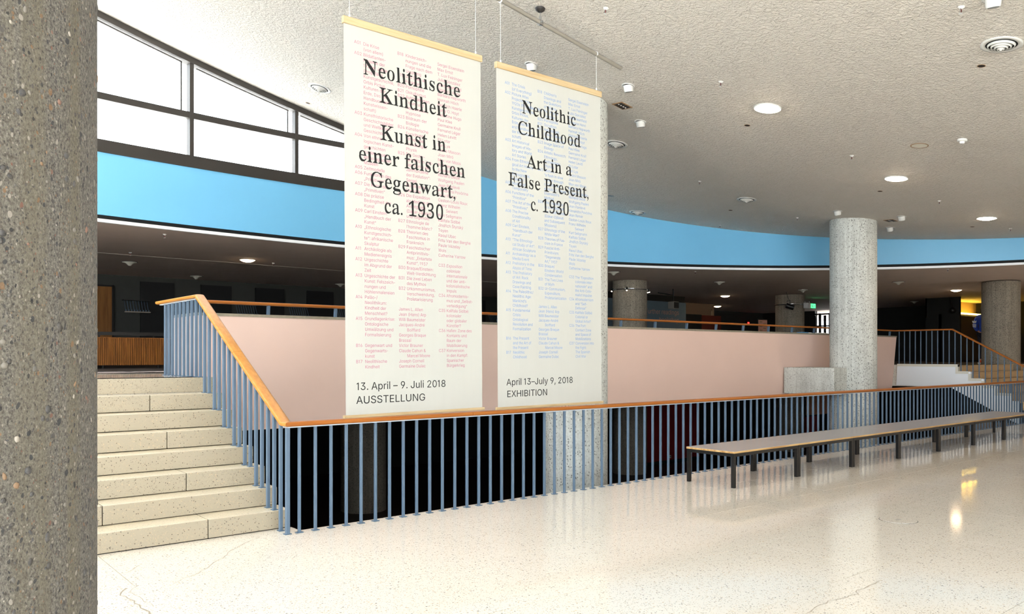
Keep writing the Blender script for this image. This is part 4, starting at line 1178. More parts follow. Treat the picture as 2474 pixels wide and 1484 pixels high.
  'P': [418,[[15,0,15,17,45,22,63,32,88,50,97,81,95,398,70,419,60,428,36,436,16,439,16,455,265,454,306,448,325,440,349,422,369,398,377,378,383,344,383,313,380,296,375,280,369,266,361,252,350,240,337,230,334,221,314,214,268,206,160,206,161,59,187,36,197,28,221,20,242,17,242,0],[160,230,231,232,258,240,276,253,294,271,310,297,315,346,305,375,290,397,271,414,253,425,229,430,192,428,181,418,160,398]]],
  'a': [344,[[239,-9,226,-5,233,1,226,10,222,21,200,35,168,11,151,2,133,-4,115,-8,84,-8,64,-4,62,5,52,18,45,34,41,53,41,77,45,91,50,104,66,126,89,145,119,164,218,190,209,258,193,278,179,290,156,295,123,293,108,286,104,281,96,268,109,235,103,215,91,198,84,191,69,194,59,203,48,223,49,244,56,266,69,284,94,304,126,316,162,318,205,315,239,307,241,300,249,292,264,271,272,244,275,210,278,37,312,36,320,42,329,28,306,7,281,-6,268,-9],[165,37,195,58,218,63,218,169,174,162,154,151,138,139,123,123,110,105,101,84,104,56,117,46,125,39,141,35]]],
  'c': [293,[[143,-9,119,-5,106,4,80,26,58,56,46,93,39,135,39,181,44,210,52,237,71,271,100,297,120,309,146,317,175,319,204,317,223,310,239,298,252,283,260,265,263,239,256,219,253,207,236,204,224,205,225,209,219,216,215,225,211,236,202,279,194,290,178,296,169,297,152,294,138,285,123,269,111,248,101,221,95,164,101,123,115,90,137,65,158,48,191,39,216,39,239,47,261,62,271,72,285,60,267,39,248,21,226,8,205,-2,181,-8]]],
  'd': [370,[[128,-10,107,-5,95,4,71,26,57,55,44,91,39,132,40,180,47,224,61,261,83,290,107,309,123,316,146,318,175,314,201,301,223,280,239,413,230,427,198,437,176,439,176,455,300,455,302,49,306,38,346,29,353,28,353,11,294,6,234,-10,223,39,213,24,201,12,187,2,173,-5,157,-9],[182,30,202,41,231,62,243,76,242,247,211,266,191,278,174,281,151,277,137,267,120,250,105,210,99,133,107,83,120,58,135,42,149,32,162,29]]],
  'e': [301,[[141,-10,117,-5,104,4,80,26,60,56,45,95,39,141,48,187,47,228,62,263,82,290,112,309,132,316,157,318,193,314,209,309,220,301,231,292,240,280,249,266,255,251,265,216,283,166,98,166,101,128,111,97,127,73,144,56,175,46,199,42,212,44,225,47,248,62,270,86,285,73,267,47,248,27,226,11,205,-1,180,-8],[99,192,215,192,204,261,191,283,182,292,169,296,161,297,147,294,135,286,124,274,112,255,104,232]]],
  'f': [214,[[15,0,15,16,57,25,69,42,71,277,16,277,16,310,71,310,72,370,78,400,90,425,107,444,123,457,156,464,188,464,212,460,222,451,235,439,244,425,250,408,247,381,237,363,230,356,213,360,202,372,198,395,199,433,195,441,173,443,154,437,144,419,132,390,129,310,203,310,203,277,129,277,130,47,154,29,167,20,199,16,199,0]]],
  'g': [327,[[106,-138,73,-132,52,-122,36,-108,27,-92,23,-75,25,-64,29,-54,40,-46,66,-31,79,-26,54,-10,43,9,43,19,24,38,32,61,49,80,89,104,102,110,86,121,68,135,57,150,48,169,42,189,41,223,47,251,60,275,79,295,98,309,132,317,183,317,221,309,233,304,317,304,289,268,254,268,265,248,271,226,273,194,268,167,256,144,239,125,225,112,183,103,131,103,112,94,102,80,94,71,90,64,90,59,119,51,141,49,236,45,269,37,280,24,296,6,297,-18,303,-37,304,-52,304,-67,299,-80,293,-92,285,-103,257,-121,219,-133,172,-140],[165,125,180,130,189,139,206,163,214,225,206,268,189,282,180,292,165,296,143,295,132,288,115,268,98,225,104,173,120,146,128,134,141,127,150,125],[192,-115,218,-111,238,-104,252,-94,262,-81,268,-60,266,-47,238,-37,205,-34,83,-34,82,-45,74,-58,68,-78,81,-94,101,-107,133,-115]]],
  'h': [381,[[18,0,18,16,41,21,53,33,71,56,62,417,51,432,25,439,47,440,47,455,129,455,148,267,161,282,176,295,192,305,207,313,224,317,243,318,270,315,279,306,293,292,303,271,309,244,311,212,321,38,332,23,357,17,363,16,363,0,202,0,202,16,215,17,224,21,229,26,253,44,248,247,232,262,220,270,203,271,183,267,164,255,129,235,146,33,157,21,180,16,180,0]]],
  'i': [198,[[87,364,85,372,76,387,71,405,72,426,78,444,88,457,94,463,114,462,117,453,126,438,131,419,129,399,123,381,113,368,108,362],[18,0,18,16,50,23,60,37,72,56,56,278,48,287,27,293,48,293,49,310,128,310,146,33,157,21,180,16,180,0]]],
  'l': [199,[[18,0,18,16,50,23,60,37,72,56,62,421,54,432,27,439,48,439,48,455,128,455,146,33,157,21,180,16,180,0]]],
  'n': [381,[[18,0,18,16,41,21,53,33,72,56,63,271,52,287,25,294,47,294,47,310,120,310,148,267,161,283,176,296,192,306,207,313,224,317,243,318,270,315,279,306,293,292,303,271,309,244,311,212,321,38,332,23,357,17,363,16,363,0,202,0,202,16,215,17,224,21,229,26,253,44,248,247,232,262,220,270,203,271,183,267,164,255,129,235,146,33,157,21,180,16,180,0]]],
  'o': [336,[[140,-8,114,-1,96,11,79,27,64,47,48,83,40,124,39,169,44,213,59,251,70,272,85,290,106,304,127,313,154,318,196,316,222,309,239,298,259,282,279,252,287,227,294,200,298,154,294,108,288,81,273,46,251,18,230,4,210,-5,183,-9],[178,12,195,18,206,31,225,64,239,154,231,227,218,260,205,279,193,292,177,298,159,298,143,292,130,279,117,259,102,206,113,56,124,39,137,24,152,14,160,12]]],
  'r': [287,[[18,0,18,16,50,23,60,37,72,56,56,278,48,287,47,293,48,310,119,310,146,252,173,288,215,311,226,318,250,317,258,308,271,293,273,274,270,248,256,231,254,223,241,226,211,257,184,259,171,252,158,235,131,211,129,192,133,42,155,28,167,21,197,16,197,0]]],
  's': [288,[[132,-8,73,9,60,4,51,-9,48,-9,37,105,53,105,66,68,74,48,95,32,112,21,131,15,162,18,182,27,192,40,200,58,199,76,189,92,166,105,96,142,72,162,59,185,53,211,55,234,57,259,65,281,80,299,98,312,125,318,219,305,228,315,230,319,233,319,244,222,228,222,215,254,196,277,174,291,149,296,124,292,108,278,98,259,97,240,123,218,201,178,225,158,236,136,241,106,243,79,240,51,230,28,214,10,194,-3,166,-9]]],
  't': [228,[[111,-9,89,-4,88,4,78,18,72,36,68,71,67,279,20,279,20,300,113,398,129,424,141,424,129,310,208,310,208,279,125,279,136,54,146,43,168,40,183,44,195,56,206,75,222,66,211,43,198,24,180,9,165,-1,145,-7]]],
  'u': [375,[[116,-9,103,-3,87,9,76,27,69,51,65,80,54,274,46,286,24,293,11,294,11,310,122,310,127,63,146,46,162,37,187,36,205,43,221,57,242,66,246,269,221,283,209,291,189,294,189,310,304,310,306,51,316,36,360,30,360,13,300,7,238,-10,228,40,202,13,169,-4,141,-10]]],
  'w': [435,[[144,-10,21,287,-11,293,-11,310,138,310,138,293,95,286,103,253,167,127,211,235,209,288,168,295,168,310,323,310,323,293,300,288,293,281,279,262,336,141,387,275,392,287,373,295,373,310,428,310,428,295,422,290,412,258,288,-10,301,-10,223,197,125,-10]]],
  ' ': [175,[]],
 },
}


def area2(P):
    return sum(P[i - 1][0] * P[i][1] - P[i][0] * P[i - 1][1] for i in range(len(P))) / 2


def glyph_tris(contours, grow):
    """fills a letter's outlines (thousandths of an em) after growing them a little"""
    Ps = [[(c[i], c[i + 1]) for i in range(0, len(c), 2)] for c in contours]
    if not Ps:
        return [], []
    sg = 1 if area2(max(Ps, key=lambda P: abs(area2(P)))) < 0 else -1
    loops = []
    for P in Ps:
        n = len(P)
        Q = []
        for i in range(n):
            a, b, c = P[i - 1], P[i], P[(i + 1) % n]
            d1, d2 = Vector((b[0] - a[0], b[1] - a[1])), Vector((c[0] - b[0], c[1] - b[1]))
            if d1.length < 1e-6 or d2.length < 1e-6:
                continue
            d1.normalize()
            d2.normalize()
            n1, n2 = Vector((-d1.y, d1.x)) * sg, Vector((-d2.y, d2.x)) * sg
            m = n1 + n2
            if m.length < 0.2:
                m = n1.copy()
            m.normalize()
            k = grow / max(0.5, m.dot(n1))
            Q.append((b[0] + m.x * k, b[1] + m.y * k))
        if len(Q) > 2:
            loops.append(Q)
    V, E = [], []
    for Q in loops:
        s = len(V)
        V += [Vector(q) for q in Q]
        E += [(s + i, s + (i + 1) % len(Q)) for i in range(len(Q))]
    vo, eo, fo = geometry.delaunay_2d_cdt(V, E, [], 0, 1e-4)[:3]
    keep = []
    for f in fo:
        cx, cy = sum(vo[i].x for i in f) / len(f), sum(vo[i].y for i in f) / len(f)
        w = 0
        for Q in loops:
            for i in range(len(Q)):
                (x0, y0), (x1, y1) = Q[i - 1], Q[i]
                if (y0 <= cy) != (y1 <= cy) and x0 + (cy - y0) / (y1 - y0) * (x1 - x0) > cx:
                    w += 1 if y1 > y0 else -1
        if w:
            keep.append(tuple(f))
    return [(v.x / 1000, v.y / 1000) for v in vo], keep


TRIS = {}


def tris(font, ch, grow):
    k = (font, ch, grow)
    if k not in TRIS:
        g = GLYPHS[font][ch]
        TRIS[k] = (g[0] / 1000, *glyph_tris(g[1], grow))
    return TRIS[k]


def text_width(font, s, track=0.0):
    return sum(GLYPHS[font][c][0] / 1000 + track for c in s) - track


def write(m, font, s, x, z, y, sx, sz, grow=2, slant=0.0, track=0.0):
    for ch in s:
        a, vs, fs = tris(font, ch, grow)
        m.add([(x + (px + slant * pz) * sx, y, z + pz * sz) for px, pz in vs], fs)
        x += (a + track) * sx


def raw_mesh(name, m, mat, parent):
    w = world_loc(parent)
    me = bpy.data.meshes.new(name)
    me.from_pydata([(x - w.x, y - w.y, z - w.z) for x, y, z in m.v], [], m.f)
    me.materials.append(M[mat])
    o = bpy.data.objects.new(name, me)
    COL.objects.link(o)
    o.parent = parent
    return o


NAMES="Sergei Eisenstein|Max Ernst|T. Lux Feininger|Julio González|John Heartfield|Florence Henri|Barbara Hepworth|Hannah Höch|Heinrich Hoerle|Harry O. Hoyt|Valentine Hugo|Paul Klee|Germaine Krull|Fernand Léger|Helen Levitt|Eli Lotar|Len Lye|André Masson|Joan Miró|Max von Moos|Rolf Nesch|Solomon Nikritin|Richard Oelze|Wolfgang Paalen|Jean Painlevé|Alexandra Povòrina|Jean Renoir|Gaston-Louis Roux|Franz Wilhelm|>Seiwert|Kurt Seligmann|Kalifala Sidibé|Jindřich Štyrský|Toyen|Raoul Ubac|Frits Van den Berghe|Paule Vézelay|Wols|Catherine Yarrow||"
ART="James L. Allen|Jean (Hans) Arp|Willi Baumeister|Jacques-André|>Boiffard|Georges Braque|Brassaï|Victor Brauner|Claude Cahun &|>Marcel Moore|Joseph Cornell|Germaine Dulac"
DE1="A01#Die Krise|#(von allem)|A02#Bildatlanten-|#Projekte der|#1920er Jahre|#(Propyläen|#Kunstgeschichte,|#Orbis Pictus,|#Kulturen der|#Erde, Das Bild,|#Handbuch der|#Kunstwissen-|#schaft)|A03#Kunsthistorische|#Geschichtsbilder|#und Weltkunst-|#Geschichten|A04#Von ethno-|#logischen Kunst-|#geschichten|#zu den neuen|#ethnologischen|#Museen|A05#Zeitmodelle|A06#Funktionen des|#„Primitiven“|A07#Die Kunst der|#„Primitiven“|A08#Die präzise|#Bedingtheit der|#Kunst|A09#Carl Einstein:|#„Handbuch der|#Kunst“|A10#„Ethnologische|#Kunstgeschich-|#te“: afrikanische|#Skulptur|A11#Archäologie als|#Medienereignis|A12#Urgeschichte|#im Abgrund der|#Zeit|A13#Urgeschichte der|#Kunst: Felszeich-|#nungen und|#Höhlenmalereien|A14#Paläo-/|#Neolithikum:|#Kindheit der|#Menschheit?|A15#Grundlagenkrise:|#Ontologische|#Umwälzung und|#Formalisierung||B16#Gegenwart und|#Gegenwarts-|#kunst|B17#Neolithische|#Kindheit"
DE2="B18#Kinderzeich-|#nungen und die|#Frage nach dem|#Ursprung|B19#Das Spiel als|#Funktion|B20#Pornophilie|B21#Okkultismus|B22#Automatismen,|#Traum und|#Halluzination,|#Hypnose|B23#Bildraum der|#Biologie|B24#Künstlerische|#Forschung:|#Ethnologie,|#Archäologie,|#Physik|B25#Die Geste –|#„ein Blitz in Zeit-|#lupe durch die|#Jahrhunderte|#der Evolution“:|#Sergei|#Eisensteins|#Methode|B26#Die Expedition|#als Medium der|#Avantgarde|#(Dakar-Djibouti|#und folgende)|B27#Ethnologie de|#l’homme blanc?|B28#Theorien des|#Faschismus in|#Frankreich|B29#Faschistischer|#Antiprimitivis-|#mus: „Entartete|#Kunst“, 1937|B30#Braque/Einstein:|#Welt-Verdichtung|B31#Die zwei Leben|#des Mythos|B32#Urkommunismus,|#Verschwendung,|#Proletarisierung||"+ART
DE3=NAMES+"C33#~Exposition|#~coloniale|#~internationale|#und der anti-|#kolonialistische|#Impuls|C34#Afromodernis-|#mus und „Selbst-|#verteidigung“|C35#Kalifala Sidibé:|#kolonialer|#oder globaler|#Künstler?|C36#Hafen: Zone des|#Kontakts und|#Raum der|#Mobilisierung|C37#Konversion|#in den Kampf:|#Spanischer|#Bürgerkrieg"
EN1="A01#The Crisis|#(of Everything)|A02#Picture Atlas|#Projects of the|#1920s (Propyläen|#Kunstgeschichte,|#Orbis Pictus,|#Kulturen der|#Erde, Das Bild,|#and Handbuch|#der Kunstwissen-|#schaft)|A03#Art Historical|#Images of His-|#tory and World|#Art Stories|A04#From Ethnolo-|#gical Art History|#to the New|#Ethnographic|#Museum|A05#Models of|#Temporality|A06#Functions of the|#“Primitive”|A07#The Art of the|#“Primitives”|A08#The Precise|#Conditionality|#of Art|A09#Carl Einstein,|#“Handbuch der|#Kunst”|A10#“The Ethnologi-|#cal Study of Art”:|#African Sculpture|A11#Archaeology as a|#Media Event|A12#Prehistory in the|#Abyss of Time|A13#The Prehistory|#of Art: Rock|#Drawings and|#Cave Painting|A14#The Paleolithic/|#Neolithic Age:|#Mankind’s|#Childhood?|A15#Fundamental|#Crisis:|#Ontological|#Revolution and|#Formalization||B16#The Present|#and the Art of|#the Present|B17#Neolithic|#Childhood"
EN2="B18#Children’s|#Drawings and|#the Questions|#of Origins|B19#The Play of|#Function|B20#Pornophilia|B21#Occultism|B22#Automatism,|#Dream, Halluci-|#nation, Hypnosis|B23#Image Space of|#Biology|B24#Artistic Research:|#Ethnology,|#Archaeology,|#Physics|B25#Gesture –|#“a flash in slow|#motion through|#centuries of|#evolution”: Sergei|#Eisenstein’s|#Method|B26#The Expedition|#as a Medium of|#the Avant-Garde|#(Dakar–Djibouti|#and Subsequent|#Missions)|B27#Ethnology of the|#White Man?|B28#Theories of Fas-|#cism in France|B29#Fascist Anti-|#Primitivism:|#“Degenerate|#Art,” 1937|B30#Braque/|#Einstein: World|#Condensation|B31#The Two Lives|#of Myth|B32#Ur-Communism,|#Expenditure,|#Proletarianization||"+ART
EN3=NAMES+"C33#The “Exposition|#coloniale inter-|#nationale” and|#the Anti-Colo-|#nialist Impulse|C34#Afromodernism|#and “Self-|#Defense”|C35#Kalifala Sidibé:|#Colonial or|#Global Artist?|C36#The Port:|#Contact Zone|#and Space of|#Mobilizations|C37#Conversion into|#the Fight:|#The Spanish|#Civil War"


# ------------------------------------------------------------------ banners
TILT, ZT = 0.0065, 4.735


def banner(x0, x1, label, cols, xcols, z_first, pitch, ink, heads, dates, wires):
    t = thing('banner', label, 'banner', ((x0 + x1) / 2, YB, ZT))
    n, kz = 26, 40
    m = MB()
    for j in range(kz + 1):
        z = 0.975 + (4.70 - 0.975) * j / kz
        for i in range(n + 1):
            m.v.append((x0 + (x1 - x0) * i / n, YB, z))
    m.f = [(j * (n + 1) + i, j * (n + 1) + i + 1, (j + 1) * (n + 1) + i + 1, (j + 1) * (n + 1) + i) for j in range(kz) for i in range(n)]
    q = len(m.v)
    m.v += [(x, y + 0.002, z) for x, y, z in m.v]
    m.f += [tuple(q + k for k in reversed(f)) for f in m.f]
    m.sm = [True] * len(m.f)
    obj('banner_cloth', m, 'banner_cloth', t)
    for nm, za, zb, e, d in (('top_batten', 4.668, 4.735, 0.012, 0.020), ('bottom_batten', 0.962, 0.992, 0.024, 0.016)):
        b = MB().box(x0 - e, x1 + e, YB - d, YB - 0.0012, za, zb).box(x0 - e, x1 + e, YB + 0.0032, YB + d, za, zb)
        obj(nm, b, 'batten_wood', t, 0.003, 1)
    for x in wires:
        obj('hanging_wire', MB().cyl((x, YB, 4.73), (x, YB, pipe_z(x)), 0.0022, 6), 'paper_white', t)
        obj('wire_knot', MB().sphere((x, YB, 4.752), 0.011, 8, 6, (1, 1, 1.8)), 'paper_white', t)
        obj('wire_knot', MB().lathe([(0.028, -0.006), (0.028, 0.006)], 14, (0, 0, 0)), 'paper_white', t)
        k = t.children[-1]
        k.rotation_euler = (0, pi / 2, 0)
        k.location = Vector((x, YB, pipe_z(x))) - world_loc(t)
        for v in k.data.vertices:
            v.co += world_loc(t)
    sm = MB()
    for col, (xn, xt) in zip(cols, xcols):
        for i, ln in enumerate(col.split('|')):
            z = z_first - pitch * i
            if not ln:
                continue
            if '#' in ln:
                num, tx = ln.split('#')
                if num:
                    write(sm, 'sans', num, xn, z, YB - 0.0007, 0.060, 0.0605, 3)
                sl = 0.0
                if tx.startswith('~'):
                    tx, sl = tx[1:], 0.2
                write(sm, 'sans', tx, xt, z, YB - 0.0007, 0.060, 0.0605, 3, sl)
            elif ln[0] == '>':
                write(sm, 'sans', ln[1:], xt, z, YB - 0.0007, 0.060, 0.0605, 3)
            else:
                write(sm, 'sans', ln, xn, z, YB - 0.0007, 0.060, 0.0605, 3)
    raw_mesh('small_print', sm, ink, t)['kind'] = 'stuff'
    for s, xa, xb, z in heads:
        xa, xb = xa - TILT * (ZT - z), xb - TILT * (ZT - z)
        wd = text_width('serif', s)
        k = (xb - xa) / wd
        for word in s.split(' '):
            hm = MB()
            write(hm, 'serif', word, xa, z, YB - 0.0012, k, 0.318, 3)
            raw_mesh('headline_word', hm, 'print_black', t)
            xa += text_width('serif', word + ' ') * k
    for s, xa, xb, z in dates:
        xa, xb = xa - TILT * (ZT - z) - 0.004, xb - TILT * (ZT - z)
        wd = text_width('sans', s)
        k = (xb - xa) / wd
        for word in s.split(' '):
            dm = MB()
            write(dm, 'sans', word, xa, z, YB - 0.0012, k, 0.139, 1)
            raw_mesh('date_word', dm, 'print_black', t)
            xa += text_width('sans', word + ' ') * k
    t.rotation_euler = (0, -TILT, 0)
    return t


banner(3.538, 5.148, 'tall cream banner in German with pink small print and black serif headline', (DE1, DE2, DE3),
       ((3.646, 3.742), (4.119, 4.213), (4.593, 4.690)), 4.508, 0.05132, 'print_pink',
       [('Neolithische', 3.743, 4.885, 4.236), ('Kindheit', 3.917, 4.715, 4.002), ('Kunst in', 3.928, 4.706, 3.642),
        ('einer falschen', 3.689, 4.950, 3.406), ('Gegenwart,', 3.812, 4.832, 3.174), ('ca. 1930', 3.969, 4.677, 2.938)],
       [('13. April – 9. Juli 2018', 3.673, 4.703, 1.225), ('AUSSTELLUNG', 3.673, 4.452, 1.095)], (3.60, 5.085))
banner(5.362, 6.968, 'tall cream banner in English with pale blue small print and black serif headline', (EN1, EN2, EN3),
       ((5.480, 5.576), (5.955, 6.051), (6.434, 6.532)), 4.523, 0.05176, 'print_blue',
       [('Neolithic', 5.726, 6.562, 4.248), ('Childhood', 5.659, 6.643, 4.009), ('Art in a', 5.803, 6.497, 3.653),
        ('False Present,', 5.528, 6.780, 3.420), ('c. 1930', 5.849, 6.454, 3.180)],
       [('April 13–July 9, 2018', 5.508, 6.514, 1.226), ('EXHIBITION', 5.512, 6.112, 1.097)], (5.425, 6.905))

# ------------------------------------------------------------------ ceiling fittings
def tilt(x, y):
    return (math.atan(0.11704 - 0.0041691 * x), -math.atan(-0.22584 + 0.012469 * x - 0.0041691 * y), 0)


USED = set()


def fix(proto, x, y, label, group=None, z=None):
    """first use moves the prototype, later uses copy it"""
    loc = (x, y, ceil_z(x, y) if z is None else z)
    rot = tilt(x, y) if z is None else (0, 0, 0)
    if proto.name not in USED:
        USED.add(proto.name)
        proto.location, proto.rotation_euler = loc, rot
        proto['label'] = label
        return proto
    return dup(proto, loc, label, rot)


def ring(m, r0, r1, z0, z1, n=32):
    m.lathe([(r0, z1), (r0, z0), (r1, z0), (r1, z1)], n, caps=False)
    return m


# lit downlights
dl = thing('downlight', '', 'ceiling light', group='lit downlights in the stucco ceiling')
obj('trim_ring', ring(MB(), 0.165, 0.185, -0.012, 0.02), 'white_paint', dl)
obj('lamp_lens', MB().lathe([(0.01, -0.038), (0.08, -0.034), (0.135, -0.02), (0.165, 0.0), (0.165, 0.02)], 32), 'lamp_glow', dl)
fix(dl, 9.50, 6.08, 'large lit round downlight, brightest and nearest in the stucco ceiling')
fix(dl, 13.27, 6.09, 'middle of the three lit downlights in the stucco ceiling')
fix(dl, 17.09, 6.09, 'farthest lit downlight of the stucco ceiling, right of the pale column')

# air diffusers with concentric rings
ad = thing('air_diffuser', '', 'ceiling vent', group='round ringed air diffusers')
obj('flange', ring(MB(), 0.145, 0.19, -0.008, 0.01, 36), 'white_paint', ad)
obj('backing', MB().lathe([(0.150, -0.004), (0.150, 0.003)], 32), 'black_recess', ad)
for k, r in enumerate((0.128, 0.098, 0.068, 0.038)):
    m = MB().lathe([(r - 0.014, -0.030 - 0.010 * k), (r - 0.010, -0.032 - 0.010 * k), (r, -0.010 - 0.006 * k), (r - 0.004, -0.008 - 0.006 * k)], 32, caps=False)
    obj('diffuser_ring', m, 'white_paint', ad)
obj('centre_cone', MB().lathe([(0.004, -0.066), (0.016, -0.06), (0.024, -0.03)], 16), 'white_paint', ad)
fix(ad, 9.00, 3.07, 'big round ringed air vent in the upper right corner of the ceiling')
fix(ad, 5.98, 12.25, 'white ringed air vent near the clerestory window, left of the German banner')
fix(ad, 9.81, 9.13, 'ringed air vent just right of the column behind the English banner')
fix(ad, 13.60, 9.17, 'ringed air vent in mid ceiling between the banner column and the pale column')
fix(ad, 13.71, 12.10, 'small ringed air vent right above the edge of the blue wall')

# swivelling spotlights
gs = thing('swivel_spotlight', '', 'spotlight', group='white recessed swivel spotlights')
obj('trim_ring', ring(MB(), 0.07, 0.092, -0.008, 0.01, 28), 'white_paint', gs)
obj('socket', MB().lathe([(0.074, -0.003), (0.074, 0.004)], 24), 'black_recess', gs)
hd = MB().lathe([(0.058, -0.075), (0.064, -0.05), (0.066, 0.005)], 24)
hd.v = [(x + 0.028 * (-z / 0.07), y, z + 0.35 * x) for x, y, z in hd.v]
he = obj('lamp_head', hd, 'white_paint', gs)
ln = MB().lathe([(0.046, -0.0775), (0.046, -0.074)], 20)
ln.v = [(x + 0.028 * (-z / 0.07), y, z + 0.35 * x) for x, y, z in ln.v]
obj('lens', ln, 'glass_dark', he)
G = 'white recessed swivel spotlights'
fix(gs, 8.06, 7.28, 'white swivel spotlight just below the right end of the hanging pipe')
fix(gs, 9.17, 8.04, 'white swivel spotlight below the square grille, above a ringed vent')
fix(gs, 15.19, 8.14, 'white swivel spotlight just above the left edge of the pale column')
fix(gs, 16.20, 7.33, 'upper of two white swivel spotlights right of the pale column top')
fix(gs, 17.30, 8.08, 'lower of two white swivel spotlights right of the pale column top')
fix(gs, 6.97, 8.02, 'white swivel spotlight peeping over the top of the English banner')
fix(gs, 8.04, 2.81, 'white swivel spotlight cut by the top edge near the big air vent')

# slotted square grilles
sg_ = thing('slot_grille', '', 'ceiling vent', group='square slotted ceiling grilles')
obj('frame', MB().box(-0.12, 0.12, -0.10, 0.10, -0.006, 0.006), 'tan_wall', sg_, 0.002, 1)
for k in range(4):
    obj('slot', MB().box(-0.09 + 0.048 * k, -0.052 + 0.048 * k, -0.075, 0.075, -0.008, -0.004), 'dark_metal', sg_)
    obj('slot_lamp', MB().sphere((-0.071 + 0.048 * k, 0, -0.006), 0.014, 10, 6, (1, 1, 0.6)), 'white_paint', sg_.children[-1])
fix(sg_, 8.56, 7.85, 'square slotted grille beside the column behind the English banner')
fix(sg_, 16.52, 7.70, 'square slotted grille right of the pale column top')

# sprinklers
sk = thing('sprinkler', '', 'sprinkler', group='small sprinkler heads')
obj('escutcheon', MB().lathe([(0.012, -0.02), (0.03, -0.006), (0.036, 0.006)], 16), 'white_paint', sk)
obj('sprinkler_frame', MB().box(-0.014, -0.009, -0.004, 0.004, -0.055, -0.01).box(0.009, 0.014, -0.004, 0.004, -0.055, -0.01).box(-0.014, 0.014, -0.004, 0.004, -0.06, -0.053), 'chrome', sk)
obj('bulb', MB().cyl((0, 0, -0.053), (0, 0, -0.018), 0.004, 6), 'red_wall', sk)
obj('deflector', MB().lathe([(0.018, -0.066), (0.018, -0.063)], 12), 'white_paint', sk)
for x, y, z, lb in ((6.37, 6.08, None, 'sprinkler head right of the pipe hanger at the top edge'),
                    (8.49, 6.10, None, 'sprinkler head between the end of the pipe and the brightest downlight'),
                    (8.06, 3.09, None, 'sprinkler head at the top edge, left of the big air vent'),
                    (11.80, 6.09, None, 'sprinkler head between the nearest and middle downlights'),
                    (12.12, 9.18, None, 'sprinkler head left of the mid-ceiling ringed vent'),
                    (15.52, 11.18, None, 'sprinkler head hanging close above the blue wall'),
                    (15.46, 9.18, None, 'sprinkler head left of the pale column top'),
                    (15.10, 6.16, None, 'sprinkler head between the middle and farthest downlights'),
                    (18.58, 6.17, None, 'sprinkler head beyond the farthest downlight at the right edge'),
                    (4.04, 14.05, Z_SOF, 'sprinkler head near the white rim, above the left stair'),
                    (4.23, 16.97, Z_SOF, 'sprinkler head under the dark soffit close to the foreground column'),
                    (7.16, 16.93, Z_SOF, 'sprinkler head right of the lit lamp left of the German banner'),
                    (15.76, 12.07, Z_SOF, 'sprinkler head under the white rim above the shop wall'),
                    (19.90, 7.93, Z_SOF, 'sprinkler head under the white rim above the far right stair')):
    fix(sk, x, y, lb, None, z)

# small open holes, blank plate, speaker, smoke detector
hp = thing('ceiling_hole', '', 'hole', group='small round holes in the ceiling')
obj('rim', ring(MB(), 0.036, 0.042, -0.003, 0.004, 20), 'tan_wall', hp)
obj('dark_inside', MB().lathe([(0.037, -0.0012), (0.037, 0.002)], 20), 'black_recess', hp)
for x, y, lb in ((9.95, 6.70, 'small dark hole just below the brightest downlight'), (9.42, 3.41, 'small dark hole below the big air vent'),
                 (14.29, 10.03, 'small dark hole below the mid-ceiling ringed vent'), (13.98, 6.70, 'small dark hole below the middle downlight'),
                 (17.98, 6.68, 'small dark hole below the farthest downlight'), (6.23, 13.22, 'small dark hole above the clerestory mullion')):
    fix(hp, x, y, lb)
bp = thing('blank_plate', 'grey round blank plate right of the column behind the English banner', 'ceiling plate')
obj('plate', MB().lathe([(0.065, -0.006), (0.07, 0.004)], 24), 'dull_metal', bp)
fix(bp, 12.33, 11.63, bp['label'])
sk2 = thing('ceiling_speaker', 'flush round beige ceiling speaker left of the smoke detector', 'speaker')
obj('rim', ring(MB(), 0.105, 0.118, -0.006, 0.004), 'tan_wall', sk2)
obj('mesh_cover', MB().lathe([(0.105, -0.003), (0.105, 0.004)], 32), 'cream_trim', sk2)
fix(sk2, 11.74, 5.06, sk2['label'])
sd = thing('smoke_detector', 'white round smoke detector right of the flush ceiling speaker', 'smoke detector')
obj('base', MB().lathe([(0.055, -0.03), (0.064, -0.022), (0.064, 0.004)], 24), 'white_paint', sd)
obj('sensor_head', MB().lathe([(0.024, -0.058), (0.032, -0.05), (0.034, -0.03)], 20), 'paper_white', sd)
fix(sd, 11.72, 4.48, sd['label'])

# lamps and cone diffusers under the upper soffit
sl = thing('soffit_lamp', '', 'ceiling light', group='lit round lamps under the upper soffit')
obj('trim_ring', ring(MB(), 0.155, 0.172, -0.01, 0.004), 'white_paint', sl)
obj('lamp_lens', MB().lathe([(0.01, -0.050), (0.07, -0.045), (0.125, -0.026), (0.155, 0.0), (0.155, 0.003)], 28), 'lamp_warm', sl)
for x, y, lb in ((6.49, 16.70, 'lit lamp under the dark soffit left of the German banner'), (23.00, 16.36, 'lit lamp nearer the rim, above the red-brown box'),
                 (27.59, 20.01, 'lit lamp deepest in the upper floor, above the red-brown box'), (26.52, 10.32, 'lit lamp left of the column on the far right stair')):
    fix(sl, x, y, lb, None, Z_SOF)
cd = thing('cone_diffuser', '', 'ceiling vent', group='cone-shaped vents under the soffit')
obj('backing', MB().lathe([(0.17, -0.004), (0.17, 0.002)], 28), 'black_recess', cd)
obj('cone', MB().lathe([(0.02, -0.085), (0.03, -0.08), (0.055, -0.05), (0.10, -0.025), (0.15, -0.012), (0.15, -0.006)], 28), 'cream_trim', cd)
